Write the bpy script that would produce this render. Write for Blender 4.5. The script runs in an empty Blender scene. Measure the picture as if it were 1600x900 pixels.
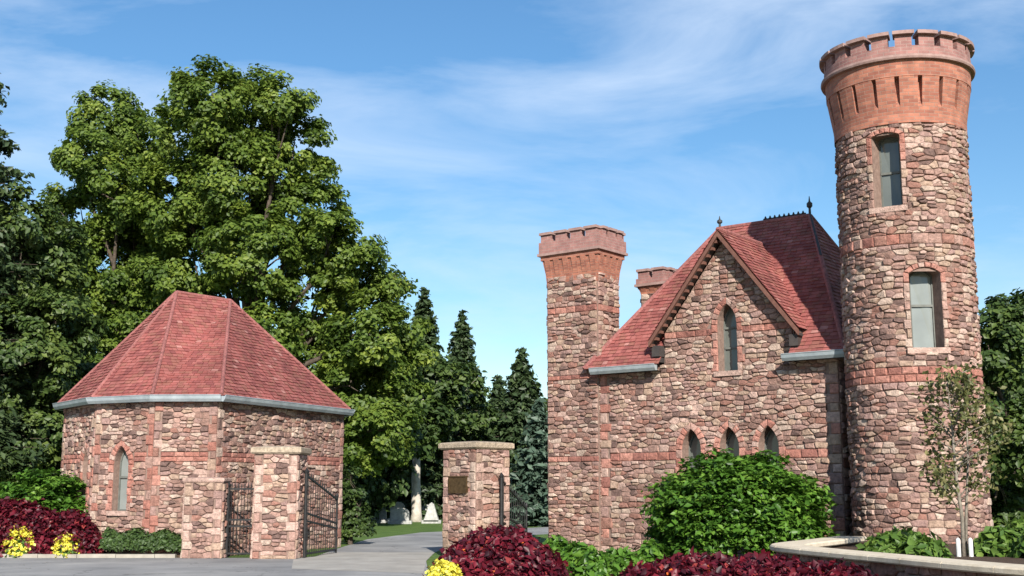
import bpy, bmesh, math, random
import numpy as np
from mathutils import Vector, Matrix
from mathutils.geometry import tessellate_polygon

R = math.radians
SC = bpy.context.scene
COL = SC.collection
random.seed(7)

# ------------------------------------------------------------------ camera
cam_d = bpy.data.cameras.new('camera')
cam_d.sensor_width = 36.0
cam_d.lens = 36.0 * 1900 / 1600
cam_d.clip_end = 3000
cam = bpy.data.objects.new('camera', cam_d)
COL.objects.link(cam)
cam.location = (0, 0, 1.6)
cam.rotation_euler = (R(90 + 9.5), 0, 0)
SC.camera = cam

# ------------------------------------------------------------------ sky, sun, exposure
SUN_EL, SUN_AZ = 29.5, 9.0            # azimuth: degrees to the right of straight behind the camera
sd = Vector((math.sin(R(SUN_AZ)) * math.cos(R(SUN_EL)), -math.cos(R(SUN_AZ)) * math.cos(R(SUN_EL)), math.sin(R(SUN_EL))))
world = bpy.data.worlds.new('World')
SC.world = world
world.use_nodes = True
wt = world.node_tree
wt.nodes.clear()


def wn(t, **k):
    n = wt.nodes.new(t)
    for a, b in k.items():
        setattr(n, a, b)
    return n


w_out = wn('ShaderNodeOutputWorld')
w_bg = wn('ShaderNodeBackground')
w_bg.inputs['Strength'].default_value = 0.064
w_sky = wn('ShaderNodeTexSky', sky_type='NISHITA', sun_disc=False)
w_sky.sun_elevation = R(SUN_EL)
w_sky.sun_rotation = math.atan2(sd.x, sd.y)
w_sky.air_density = 1.1
w_sky.dust_density = 0.1
w_sky.ozone_density = 2.6
w_tc = wn('ShaderNodeTexCoord')
# thin cirrus: streaky noise over the direction, stretched along one axis
w_map = wn('ShaderNodeMapping')
w_map.inputs['Rotation'].default_value = (R(12), R(-24), R(20))
w_map.inputs['Scale'].default_value = (1.9, 2.4, 7.5)
w_n1 = wn('ShaderNodeTexNoise')
w_n1.inputs['Scale'].default_value = 1.5
w_n1.inputs['Detail'].default_value = 7
w_n1.inputs['Roughness'].default_value = 0.58
w_n1.inputs['Distortion'].default_value = 0.7
w_r1 = wn('ShaderNodeMapRange')
w_r1.inputs['From Min'].default_value = 0.42
w_r1.inputs['From Max'].default_value = 0.72
w_r1.inputs['To Min'].default_value = 0.06
w_r1.inputs['To Max'].default_value = 0.58
w_mix = wn('ShaderNodeMix', data_type='RGBA')
w_mix.inputs['B'].default_value = (7.4, 8.7, 10.6, 1)
wt.links.new(w_tc.outputs['Generated'], w_map.inputs['Vector'])
wt.links.new(w_map.outputs[0], w_n1.inputs['Vector'])
wt.links.new(w_n1.outputs['Fac'], w_r1.inputs['Value'])
wt.links.new(w_r1.outputs[0], w_mix.inputs['Factor'])
w_hs = wn('ShaderNodeHueSaturation')
w_hs.inputs['Saturation'].default_value = 1.3
w_hs.inputs['Value'].default_value = 1.3
wt.links.new(w_sky.outputs[0], w_hs.inputs['Color'])
wt.links.new(w_hs.outputs[0], w_mix.inputs['A'])
wt.links.new(w_mix.outputs['Result'], w_bg.inputs['Color'])
wt.links.new(w_bg.outputs[0], w_out.inputs['Surface'])

sun_d = bpy.data.lights.new('sun', 'SUN')
sun_d.energy = 5.0
sun_d.angle = R(0.5)
sun_d.color = (1.0, 0.94, 0.85)
sun = bpy.data.objects.new('sun', sun_d)
COL.objects.link(sun)
sun.location = (10, -30, 30)
sun.rotation_euler = sd.to_track_quat('Z', 'Y').to_euler()

vs = SC.view_settings
vs.view_transform = 'Standard'
vs.look = 'None'
vs.exposure = 0.78
vs.gamma = 1.0
vs.use_curve_mapping = False
SC.cycles.max_bounces = 6
SC.cycles.transparent_max_bounces = 4


# ------------------------------------------------------------------ materials
def nmat(name):
    m = bpy.data.materials.new(name)
    m.use_nodes = True
    nt = m.node_tree
    return m, nt, nt.nodes['Principled BSDF']


def node(nt, t, **k):
    n = nt.nodes.new(t)
    for a, b in k.items():
        setattr(n, a, b)
    return n


def mottled(name, c1, c2, scale=6.0, rough=0.85, bump=0.3, fine=60.0, dist=0.02, spec=0.3, metal=0.0, c3=None, big=None, crack=0.0):
    """two-tone noise colour + fine relief, in world position"""
    m, nt, b = nmat(name)
    geo = node(nt, 'ShaderNodeNewGeometry')
    n1 = node(nt, 'ShaderNodeTexNoise')
    n1.inputs['Scale'].default_value = scale
    n1.inputs['Detail'].default_value = 5
    n1.inputs['Roughness'].default_value = 0.65
    cr = node(nt, 'ShaderNodeValToRGB')
    cr.color_ramp.elements[0].position = 0.32
    cr.color_ramp.elements[1].position = 0.68
    cr.color_ramp.elements[0].color = (*c1, 1)
    cr.color_ramp.elements[1].color = (*c2, 1)
    if c3:
        e = cr.color_ramp.elements.new(0.5)
        e.color = (*c3, 1)
    n2 = node(nt, 'ShaderNodeTexNoise')
    n2.inputs['Scale'].default_value = fine
    n2.inputs['Detail'].default_value = 4
    bp = node(nt, 'ShaderNodeBump')
    bp.inputs['Strength'].default_value = bump
    bp.inputs['Distance'].default_value = dist
    L = nt.links.new
    L(geo.outputs['Position'], n1.inputs['Vector'])
    L(geo.outputs['Position'], n2.inputs['Vector'])
    L(n1.outputs['Fac'], cr.inputs['Fac'])
    col = cr.outputs[0]
    if big:                                  # broad weathering: damp and bleached areas
        n3 = node(nt, 'ShaderNodeTexNoise')
        n3.inputs['Scale'].default_value = big[0]
        n3.inputs['Detail'].default_value = 4
        n3.inputs['Roughness'].default_value = 0.6
        mp = node(nt, 'ShaderNodeMapping')
        mp.inputs['Scale'].default_value = (1, 1, 0.45)
        m3 = node(nt, 'ShaderNodeMapRange')
        m3.inputs['From Min'].default_value = 0.3
        m3.inputs['From Max'].default_value = 0.7
        m3.inputs['To Min'].default_value = big[1]
        m3.inputs['To Max'].default_value = big[2]
        v3 = node(nt, 'ShaderNodeVectorMath', operation='SCALE')
        L(geo.outputs['Position'], mp.inputs['Vector'])
        L(mp.outputs[0], n3.inputs['Vector'])
        L(n3.outputs['Fac'], m3.inputs['Value'])
        L(col, v3.inputs[0])
        L(m3.outputs[0], v3.inputs['Scale'])
        col = v3.outputs[0]
    if crack:                                # thin wandering cracks
        vo = node(nt, 'ShaderNodeTexVoronoi', feature='DISTANCE_TO_EDGE')
        vo.inputs['Scale'].default_value = crack
        nd = node(nt, 'ShaderNodeTexNoise')
        nd.inputs['Scale'].default_value = 1.6
        ad = node(nt, 'ShaderNodeVectorMath', operation='ADD')
        m4 = node(nt, 'ShaderNodeMapRange')
        m4.inputs['From Max'].default_value = 0.008
        m4.inputs['To Min'].default_value = 0.45
        v4 = node(nt, 'ShaderNodeVectorMath', operation='SCALE')
        L(geo.outputs['Position'], nd.inputs['Vector'])
        L(geo.outputs['Position'], ad.inputs[0])
        L(nd.outputs['Color'], ad.inputs[1])
        L(ad.outputs[0], vo.inputs['Vector'])
        L(vo.outputs['Distance'], m4.inputs['Value'])
        L(col, v4.inputs[0])
        L(m4.outputs[0], v4.inputs['Scale'])
        col = v4.outputs[0]
    L(col, b.inputs['Base Color'])
    L(n2.outputs['Fac'], bp.inputs['Height'])
    L(bp.outputs[0], b.inputs['Normal'])
    b.inputs['Roughness'].default_value = rough
    b.inputs['Specular IOR Level'].default_value = spec
    b.inputs['Metallic'].default_value = metal
    return m


def sc(c, k):
    return tuple(min(1, x * k) for x in c)


def stone_mat(name, c):
    g_ = 0.14 * (0.3 * c[0] + 0.6 * c[1] + 0.1 * c[2])
    c = tuple((0.86 * x + g_) * 0.87 for x in c)
    return mottled(name, sc(c, 0.62), sc(c, 1.32), scale=13, bump=0.7, fine=34, dist=0.035, big=(0.75, 0.74, 1.12))


def rubble_mat(name, c):
    return stone_mat(name, tuple(0.80 * x + 0.20 * y for x, y in zip(c, (0.36, 0.215, 0.168))))


STONE = [
    rubble_mat('stone_pink', (0.40, 0.225, 0.175)),
    rubble_mat('stone_brown', (0.265, 0.140, 0.105)),
    rubble_mat('stone_cream', (0.53, 0.39, 0.30)),
    rubble_mat('stone_rust', (0.315, 0.130, 0.090)),
    rubble_mat('stone_dark', (0.135, 0.075, 0.063)),
    rubble_mat('stone_mauve', (0.34, 0.195, 0.165)),
    rubble_mat('stone_tan', (0.43, 0.285, 0.195)),
    rubble_mat('stone_pale_pink', (0.53, 0.345, 0.275)),
]
STONE_W = [22, 16, 13, 11, 9, 12, 16, 14]
RED = [stone_mat('sandstone_red', (0.40, 0.150, 0.105)), stone_mat('sandstone_red_light', (0.47, 0.20, 0.145)),
       stone_mat('sandstone_red_deep', (0.31, 0.115, 0.085))]
SUR = [RED[0], RED[1], RED[1], STONE[0], STONE[7]]
CAPST = stone_mat('cap_stone_tan', (0.42, 0.325, 0.225))
MORTAR = mottled('mortar', (0.16, 0.105, 0.085), (0.27, 0.185, 0.15), scale=9, bump=0.5, fine=50)
COPING = mottled('coping_limestone', (0.46, 0.39, 0.29), (0.62, 0.54, 0.42), scale=5, bump=0.25, fine=45)
GUTTER = mottled('gutter_zinc', (0.27, 0.31, 0.33), (0.42, 0.47, 0.49), scale=3, rough=0.45, bump=0.05, spec=0.5, metal=0.25)
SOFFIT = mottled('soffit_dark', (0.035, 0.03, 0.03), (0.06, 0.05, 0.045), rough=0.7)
RAKE = mottled('rake_timber', (0.105, 0.046, 0.034), (0.17, 0.080, 0.058), scale=9, rough=0.7)
IRON = mottled('black_iron', (0.010, 0.010, 0.011), (0.025, 0.024, 0.024), rough=0.5, bump=0.1)
FRAME = mottled('window_frame_paint', (0.10, 0.105, 0.095), (0.15, 0.155, 0.14), rough=0.6, bump=0.05)
SHEET = mottled('roof_sheet', (0.14, 0.045, 0.04), (0.19, 0.065, 0.058), rough=0.9)
CRESTM = mottled('cresting_lead', (0.025, 0.028, 0.03), (0.05, 0.05, 0.052), rough=0.6)
def shingle_mat(name, c):
    c = (c[0] * .90, c[1] * .92, c[2] * .94)
    return mottled(name, sc(c, 0.78), sc(c, 1.14), scale=2.4, bump=0.6, fine=45, dist=0.02, big=(1.1, 0.72, 1.1))


SHINGLE = [shingle_mat('shingle_red', (0.315, 0.094, 0.080)), shingle_mat('shingle_rose', (0.335, 0.112, 0.095)),
           shingle_mat('shingle_deep', (0.25, 0.074, 0.066)), shingle_mat('shingle_brown', (0.285, 0.105, 0.080)), shingle_mat('shingle_faded', (0.42, 0.19, 0.16))]
HIPCAP = stone_mat('hip_cap_red', (0.32, 0.105, 0.092))
BRONZE = mottled('plaque_bronze', (0.07, 0.045, 0.022), (0.15, 0.10, 0.05), scale=14, rough=0.45, bump=0.5, fine=55, metal=0.6)
CONC = mottled('concrete_kerb', (0.25, 0.225, 0.19), (0.36, 0.33, 0.28), scale=4, bump=0.2)
WHITE = mottled('white_paint', (0.50, 0.50, 0.48), (0.68, 0.68, 0.66), scale=5, rough=0.6, bump=0.05)
MARBLE = mottled('marble_weathered', (0.24, 0.24, 0.225), (0.42, 0.42, 0.395), scale=6, rough=0.7, bump=0.15)
GRANITE = mottled('granite_grey', (0.25, 0.25, 0.24), (0.42, 0.42, 0.40), scale=9, rough=0.6, bump=0.15)
MULCH = mottled('mulch_soil', (0.045, 0.028, 0.018), (0.10, 0.062, 0.04), scale=14, bump=0.9, fine=30, dist=0.05)
BARK = mottled('bark_brown', (0.045, 0.034, 0.025), (0.11, 0.085, 0.065), scale=7, bump=0.8, fine=22, dist=0.04)
BARK_GREY = mottled('bark_grey', (0.13, 0.11, 0.085), (0.25, 0.22, 0.18), scale=9, bump=0.5, fine=30)
BARK_PALE = mottled('bark_pale', (0.33, 0.29, 0.24), (0.55, 0.50, 0.43), scale=4, bump=0.5, fine=20, dist=0.03)
GRASS = mottled('lawn_grass', (0.055, 0.105, 0.018), (0.115, 0.185, 0.036), scale=1.3, bump=0.9, fine=30, dist=0.06, c3=(0.08, 0.14, 0.026))
ASPH = mottled('asphalt_worn', (0.17, 0.17, 0.172), (0.30, 0.295, 0.285), scale=0.55, bump=0.6, fine=40, dist=0.015, big=(0.25, 0.82, 1.1), crack=0.32)
APRON = mottled('drive_concrete', (0.25, 0.235, 0.21), (0.35, 0.33, 0.295), scale=1.4, bump=0.3, fine=60, dist=0.01)


def brick_mat(name, c1, c2, mort, bw=0.21, bh=0.075):
    m, nt, b = nmat(name)
    uv = node(nt, 'ShaderNodeUVMap')
    br = node(nt, 'ShaderNodeTexBrick')
    br.inputs['Scale'].default_value = 1.0
    br.inputs['Brick Width'].default_value = bw
    br.inputs['Row Height'].default_value = bh
    br.inputs['Mortar Size'].default_value = 0.007
    br.inputs['Mortar Smooth'].default_value = 0.3
    br.inputs['Color1'].default_value = (*c1, 1)
    br.inputs['Color2'].default_value = (*c2, 1)
    br.inputs['Mortar'].default_value = (*mort, 1)
    nz = node(nt, 'ShaderNodeTexNoise')
    nz.inputs['Scale'].default_value = 5.0
    nz.inputs['Detail'].default_value = 5
    geo = node(nt, 'ShaderNodeNewGeometry')
    mr = node(nt, 'ShaderNodeMapRange')
    mr.inputs['To Min'].default_value = 0.5
    mr.inputs['To Max'].default_value = 1.45
    mx = node(nt, 'ShaderNodeVectorMath', operation='SCALE')
    bp = node(nt, 'ShaderNodeBump')
    bp.inputs['Strength'].default_value = 0.5
    bp.inputs['Distance'].default_value = 0.012
    bp.invert = True
    L = nt.links.new
    L(uv.outputs[0], br.inputs['Vector'])
    L(geo.outputs['Position'], nz.inputs['Vector'])
    L(nz.outputs['Fac'], mr.inputs['Value'])
    L(br.outputs['Color'], mx.inputs[0])
    L(mr.outputs[0], mx.inputs['Scale'])
    L(mx.outputs[0], b.inputs['Base Color'])
    L(br.outputs['Fac'], bp.inputs['Height'])
    L(bp.outputs[0], b.inputs['Normal'])
    b.inputs['Roughness'].default_value = 0.88
    return m


BRICK_OR = brick_mat('brick_orange', (0.38, 0.148, 0.092), (0.245, 0.085, 0.056), (0.27, 0.165, 0.125))
BRICK_MV = brick_mat('brick_mauve', (0.30, 0.150, 0.130), (0.24, 0.112, 0.100), (0.29, 0.20, 0.175))
MERLON_C = mottled('merlon_coping', (0.22, 0.135, 0.118), (0.33, 0.22, 0.195), scale=7, bump=0.2)


def glass_mat(name, c, rough):
    m, nt, b = nmat(name)
    geo = node(nt, 'ShaderNodeNewGeometry')
    n1 = node(nt, 'ShaderNodeTexNoise')
    n1.inputs['Scale'].default_value = 2.5
    cr = node(nt, 'ShaderNodeValToRGB')
    cr.color_ramp.elements[0].color = (*sc(c, 0.75), 1)
    cr.color_ramp.elements[1].color = (*sc(c, 1.2), 1)
    nt.links.new(geo.outputs['Position'], n1.inputs['Vector'])
    nt.links.new(n1.outputs['Fac'], cr.inputs['Fac'])
    nt.links.new(cr.outputs[0], b.inputs['Base Color'])
    bp = node(nt, 'ShaderNodeBump')
    bp.inputs['Strength'].default_value = 0.06
    nt.links.new(n1.outputs['Fac'], bp.inputs['Height'])
    nt.links.new(bp.outputs[0], b.inputs['Normal'])
    b.inputs['Roughness'].default_value = rough
    b.inputs['Specular IOR Level'].default_value = 0.6
    return m


PANE = glass_mat('window_pane', (0.12, 0.132, 0.12), 0.09)
PANE_L = glass_mat('window_pane_clear', (0.21, 0.228, 0.218), 0.1)


def leaf_mat(name, ramp, trans=0.3, rough=0.5):
    m, nt, b = nmat(name)
    at = node(nt, 'ShaderNodeAttribute', attribute_name='tint')
    cr = node(nt, 'ShaderNodeValToRGB')
    els = cr.color_ramp.elements
    els[0].position, els[0].color = ramp[0][0], (*ramp[0][1], 1)
    els[1].position, els[1].color = ramp[-1][0], (*ramp[-1][1], 1)
    for p, c in ramp[1:-1]:
        e = els.new(p)
        e.color = (*c, 1)
    tr = node(nt, 'ShaderNodeBsdfTranslucent')
    mx = node(nt, 'ShaderNodeMixShader')
    mx.inputs[0].default_value = trans
    out = nt.nodes['Material Output']
    L = nt.links.new
    L(at.outputs['Fac'], cr.inputs['Fac'])
    L(cr.outputs[0], b.inputs['Base Color'])
    L(cr.outputs[0], tr.inputs['Color'])
    L(b.outputs[0], mx.inputs[1])
    L(tr.outputs[0], mx.inputs[2])
    L(mx.outputs[0], out.inputs['Surface'])
    b.inputs['Roughness'].default_value = rough
    b.inputs['Specular IOR Level'].default_value = 0.35
    return m


LF_MAPLE = leaf_mat('leaf_maple', [(0, (0.032, 0.062, 0.012)), (0.4, (0.085, 0.140, 0.022)), (0.75, (0.165, 0.232, 0.036)), (1, (0.26, 0.315, 0.05))], 0.42)
LF_DARK = leaf_mat('leaf_dark', [(0, (0.022, 0.042, 0.012)), (0.5, (0.052, 0.090, 0.020)), (1, (0.12, 0.165, 0.034))], 0.28)
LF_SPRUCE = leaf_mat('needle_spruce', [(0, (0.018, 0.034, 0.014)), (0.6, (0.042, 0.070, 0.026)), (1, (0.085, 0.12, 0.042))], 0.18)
LF_BLUE = leaf_mat('needle_blue', [(0, (0.03, 0.052, 0.036)), (0.6, (0.06, 0.098, 0.066)), (1, (0.11, 0.165, 0.11))], 0.15)
LF_BUSH = leaf_mat('leaf_bush', [(0, (0.030, 0.080, 0.010)), (0.5, (0.078, 0.175, 0.020)), (1, (0.16, 0.28, 0.04))], 0.28, 0.42)
LF_HEDGE = leaf_mat('leaf_hedge', [(0, (0.022, 0.044, 0.012)), (1, (0.07, 0.12, 0.028))], 0.2)
LF_RED = leaf_mat('leaf_coleus', [(0, (0.026, 0.004, 0.008)), (0.45, (0.085, 0.007, 0.016)), (0.8, (0.18, 0.013, 0.025)), (1, (0.32, 0.05, 0.045))], 0.3, 0.45)
LF_ORANGE = leaf_mat('petal_orange', [(0, (0.55, 0.10, 0.02)), (0.5, (0.70, 0.16, 0.03)), (1, (0.65, 0.06, 0.16))], 0.3, 0.5)
LF_YELLOW = leaf_mat('petal_yellow', [(0, (0.52, 0.44, 0.05)), (0.5, (0.78, 0.70, 0.07)), (1, (0.88, 0.83, 0.22))], 0.3, 0.5)
LF_TAN = leaf_mat('leaf_olive_tan', [(0, (0.055, 0.068, 0.022)), (0.5, (0.13, 0.135, 0.045)), (1, (0.26, 0.235, 0.10))], 0.3)
LF_LIME = leaf_mat('leaf_perennial', [(0, (0.045, 0.10, 0.016)), (0.6, (0.11, 0.19, 0.032)), (1, (0.20, 0.28, 0.055))], 0.3)


# ------------------------------------------------------------------ object helpers
def tag(o, label=None, cat=None, group=None, kind=None):
    if label: o['label'] = label
    if cat: o['category'] = cat
    if group: o['group'] = group
    if kind: o['kind'] = kind
    return o


def empty(name, loc, label, cat, group=None):
    o = bpy.data.objects.new(name, None)
    o.empty_display_size = 0.3
    COL.objects.link(o)
    o.location = loc
    return tag(o, label, cat, group)


def link(o, parent=None):
    """geometry is written in world coordinates; the parent only carries a translation"""
    COL.objects.link(o)
    if parent is not None:
        o.parent = parent
        o.matrix_parent_inverse = Matrix.Translation(-world_loc(parent))
    return o


def world_loc(p):
    return p.location.copy() if p.type == 'EMPTY' else Vector((0, 0, 0))


class MB:
    """collects polygons; build() links them as one mesh object"""
    def __init__(s):
        s.v, s.f, s.mi, s.uv = [], [], [], []

    def poly(s, pts, mi=0, uv=None):
        i = len(s.v)
        s.v += [tuple(p) for p in pts]
        s.f.append(tuple(range(i, i + len(pts))))
        s.mi.append(mi)
        s.uv += uv if uv else [(0, 0)] * len(pts)

    def mesh(s, vs_, fs, mi=0):
        i = len(s.v)
        s.v += [tuple(p) for p in vs_]
        for f in fs:
            s.f.append(tuple(i + k for k in f))
            s.mi.append(mi)
            s.uv += [(0, 0)] * len(f)

    def box(s, o, ax, ay, az, mi=0):
        o, ax, ay, az = map(Vector, (o, ax, ay, az))
        c = [o, o + ax, o + ax + ay, o + ay]
        c += [p + az for p in c]
        s.mesh(c, [(3, 2, 1, 0), (4, 5, 6, 7), (0, 1, 5, 4), (1, 2, 6, 5), (2, 3, 7, 6), (3, 0, 4, 7)], mi)

    def tube(s, pts, rad, n=8, mi=0, cap=True):
        rings = []
        for k, p in enumerate(pts):
            a = Vector(pts[max(0, k - 1)]); b = Vector(pts[min(len(pts) - 1, k + 1)])
            t = (b - a).normalized()
            x = t.cross(Vector((0.13, 0.31, 0.94)))
            if x.length < 1e-3:
                x = t.cross(Vector((1, 0, 0)))
            x.normalize(); y = t.cross(x)
            r = rad[k] if isinstance(rad, (list, tuple)) else rad
            rings.append([Vector(p) + (x * math.cos(2 * math.pi * j / n) + y * math.sin(2 * math.pi * j / n)) * r for j in range(n)])
        vs_ = [p for rg in rings for p in rg]
        fs = []
        for k in range(len(rings) - 1):
            for j in range(n):
                fs.append((k * n + j, k * n + (j + 1) % n, (k + 1) * n + (j + 1) % n, (k + 1) * n + j))
        if cap:
            fs.append(tuple(range(n - 1, -1, -1)))
            fs.append(tuple((len(rings) - 1) * n + j for j in range(n)))
        s.mesh(vs_, fs, mi)

    def build(s, name, mats, parent=None, smooth=False, recalc=True, uvs=False):
        me = bpy.data.meshes.new(name)
        me.from_pydata(s.v, [], s.f)
        if not isinstance(mats, (list, tuple)):
            mats = [mats]
        for m in mats:
            me.materials.append(m)
        me.polygons.foreach_set('material_index', s.mi)
        if smooth:
            me.polygons.foreach_set('use_smooth', [True] * len(s.f))
        if uvs:
            u = me.uv_layers.new(name='UVMap')
            u.data.foreach_set('uv', [c for p in s.uv for c in p])
        if recalc:
            bm = bmesh.new(); bm.from_mesh(me)
            bmesh.ops.recalc_face_normals(bm, faces=bm.faces)
            bm.to_mesh(me); bm.free()
        me.update()
        return link(bpy.data.objects.new(name, me), parent)


# ------------------------------------------------------------------ 2D polygon tools
def clip(poly, n, d):
    """keep the side n.p <= d"""
    out = []
    m = len(poly)
    for i in range(m):
        a, b = poly[i], poly[(i + 1) % m]
        da = n[0] * a[0] + n[1] * a[1] - d
        db = n[0] * b[0] + n[1] * b[1] - d
        if da <= 0:
            out.append(a)
        if (da < 0 < db) or (db < 0 < da):
            t = da / (da - db)
            out.append((a[0] + t * (b[0] - a[0]), a[1] + t * (b[1] - a[1])))
    return out


def area(p):
    return 0.5 * sum(p[i][0] * p[(i + 1) % len(p)][1] - p[(i + 1) % len(p)][0] * p[i][1] for i in range(len(p)))


def cen(p):
    return (sum(q[0] for q in p) / len(p), sum(q[1] for q in p) / len(p))


def halfplanes(poly):
    """outward edges of a ccw convex polygon"""
    r = []
    for i in range(len(poly)):
        a, b = poly[i], poly[(i + 1) % len(poly)]
        ex, ey = b[0] - a[0], b[1] - a[1]
        l = math.hypot(ex, ey)
        if l < 1e-6:
            continue
        n = (ey / l, -ex / l)
        r.append((n, n[0] * a[0] + n[1] * a[1]))
    return r


def inset(poly, g):
    out = poly
    for n, d in halfplanes(poly):
        out = clip(out, n, d - g)
        if len(out) < 3:
            return []
    return out


def dedupe(poly, eps=0.012):
    out = []
    for p in poly:
        if not out or math.hypot(p[0] - out[-1][0], p[1] - out[-1][1]) > eps:
            out.append(p)
    if len(out) > 1 and math.hypot(out[0][0] - out[-1][0], out[0][1] - out[-1][1]) < eps:
        out.pop()
    return out


def rubble(region, rnd, cw=0.235, ch=0.116, holes=()):
    """bedded rubble: a region cut again and again into uneven oblongs, whose centres seed irregular stones;
    clipped to a convex region and kept out of convex holes"""
    us = [p[0] for p in region]; vv = [p[1] for p in region]
    HPR = halfplanes(region)
    hp = [halfplanes(h) for h in holes]
    stack = [(min(us), min(vv), max(us), max(vv))]
    sites = []
    while stack:
        u0, v0, u1, v1 = stack.pop()
        w, h = u1 - u0, v1 - v0
        tgt = cw * ch * rnd.choice((0.5, 0.75, 1.0, 1.4, 2.1))
        asp = w / (h * cw / ch)
        if not (w * h < tgt * 1.6 and 0.42 < asp < 2.0 and h < ch * 2.0):
            f = rnd.uniform(0.34, 0.66)
            if asp > rnd.uniform(0.7, 1.4) and w > 0.1:
                stack += [(u0, v0, u0 + w * f, v1), (u0 + w * f, v0, u1, v1)]
                continue
            elif h > 0.07:
                stack += [(u0, v0, u1, v0 + h * f), (u0, v0 + h * f, u1, v1)]
                continue
        sites.append((((u0 + u1) / 2 + rnd.uniform(-.12, .12) * w) / cw, ((v0 + v1) / 2 + rnd.uniform(-.12, .12) * h) / ch))
    grid = {}
    for i, q in enumerate(sites):
        grid.setdefault((int(q[0] // 1.5), int(q[1] // 1.5)), []).append(i)
    out = []
    for i, q in enumerate(sites):
        near = []
        gx, gy = int(q[0] // 1.5), int(q[1] // 1.5)
        for a in (-2, -1, 0, 1, 2):
            for b in (-2, -1, 0, 1, 2):
                near += grid.get((gx + a, gy + b), [])
        near = sorted((j for j in near if j != i), key=lambda j: (sites[j][0] - q[0]) ** 2 + (sites[j][1] - q[1]) ** 2)[:20]
        cell = [(q[0] - 2, q[1] - 2), (q[0] + 2, q[1] - 2), (q[0] + 2, q[1] + 2), (q[0] - 2, q[1] + 2)]
        for j in near:
            o = sites[j]
            n = (o[0] - q[0], o[1] - q[1])
            cell = clip(cell, n, (o[0] ** 2 + o[1] ** 2 - q[0] ** 2 - q[1] ** 2) / 2)
            if len(cell) < 3:
                break
        if len(cell) < 3:
            continue
        cell = [(p[0] * cw, p[1] * ch) for p in cell]
        for n, d in HPR:
            cell = clip(cell, n, d)
            if len(cell) < 3:
                break
        if len(cell) < 3:
            continue
        bad = False
        for hq in hp:
            cc = cen(cell)
            best = max(hq, key=lambda e: e[0][0] * cc[0] + e[0][1] * cc[1] - e[1])
            sep = best[0][0] * cc[0] + best[0][1] * cc[1] - best[1]
            if min(max(e[0][0] * p[0] + e[0][1] * p[1] - e[1] for e in hq) for p in cell) < 0 or sep < 0.2:
                n, d = best
                cell = clip(cell, (-n[0], -n[1]), -d) if sep > -0.04 else []
                if len(cell) < 3:
                    bad = True; break
        if bad:
            continue
        cell = dedupe(inset(cell, rnd.uniform(0.004, 0.010)))
        if len(cell) >= 3 and area(cell) > 0.002:
            out.append(cell)
    return out


def stone_geo(poly, M, rnd, proud=(0.006, 0.065), inner=0.02, back=-0.03):
    """a rock-faced stone over a ccw polygon; M maps (u, v, d) to the world"""
    n = len(poly)
    d = rnd.uniform(*proud)
    top = inset(poly, min(inner, 0.28 * math.sqrt(abs(area(poly)))))
    c = cen(poly)
    k = 0.80
    ring2 = [(c[0] + (p[0] - c[0]) * k, c[1] + (p[1] - c[1]) * k) for p in poly]
    tilt = (rnd.uniform(-0.12, 0.12), rnd.uniform(-0.12, 0.12))
    vs_ = [M(p[0], p[1], back) for p in poly]
    vs_ += [M(p[0], p[1], d * 0.55) for p in poly]
    vs_ += [M(p[0], p[1], d + tilt[0] * (p[0] - c[0]) + tilt[1] * (p[1] - c[1]) + rnd.uniform(-0.006, 0.006)) for p in ring2]
    vs_.append(M(c[0], c[1], d + rnd.uniform(0.0, 0.014)))
    fs = []
    for i in range(n):
        j = (i + 1) % n
        fs.append((i, j, n + j, n + i))
        fs.append((n + i, n + j, 2 * n + j, 2 * n + i))
        fs.append((2 * n + i, 2 * n + j, 3 * n))
    return vs_, fs


class Masonry:
    """gathers a thing's stones: the largest become objects, the rest one part of kind stuff"""
    def __init__(s, limit=300):
        s.items, s.limit = [], limit

    def add(s, poly, M, host, rnd, mats, weights, weight=1.0, **k):
        vs_, fs = stone_geo(poly, M, rnd, **k)
        s.items.append((abs(area(poly)) * weight, vs_, fs, rnd.choices(mats, weights)[0], host))

    def build(s, thing, name='stone'):
        s.items.sort(key=lambda t: -t[0])
        rest = MB(); mats = []
        for k, (a, vs_, fs, m, host) in enumerate(s.items):
            if k < s.limit:
                mb = MB(); mb.mesh(vs_, fs)
                mb.build(name, m, host, recalc=False)
            else:
                if m not in mats:
                    mats.append(m)
                rest.mesh(vs_, fs, mats.index(m))
        if rest.f:
            o = rest.build('small_stones', mats, thing, recalc=False)
            o['kind'] = 'stuff'


def planar(o, t, n):
    o, t, n = Vector(o), Vector(t).normalized(), Vector(n).normalized()
    return lambda u, v, d: o + t * u + n * d + Vector((0, 0, v))


def wall_frame(a, b):
    """wall from a to b (2D), seen with a at its left: returns map and length; outward normal to the viewer's side"""
    a, b = Vector((a[0], a[1], 0)), Vector((b[0], b[1], 0))
    t = (b - a).normalized()
    n = Vector((t.y, -t.x, 0))
    return planar(a, t, n), (b - a).length


def panel(mb, outline, holes, M, d=0.0, depth=0.0, mi=0):
    loops = [[Vector((p[0], p[1], 0)) for p in outline]] + [[Vector((p[0], p[1], 0)) for p in h] for h in holes]
    flat = [p for l in loops for p in l]
    tris = tessellate_polygon(loops)
    i = len(mb.v)
    mb.v += [tuple(M(p.x, p.y, d)) for p in flat]
    for t in tris:
        mb.f.append(tuple(i + k for k in t)); mb.mi.append(mi); mb.uv += [(flat[k].x, flat[k].y) for k in t]
    if depth:
        for h in holes:
            for k in range(len(h)):
                a, b = h[k], h[(k + 1) % len(h)]
                mb.poly([M(a[0], a[1], d), M(b[0], b[1], d), M(b[0], b[1], d - depth), M(a[0], a[1], d - depth)], mi)


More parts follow.
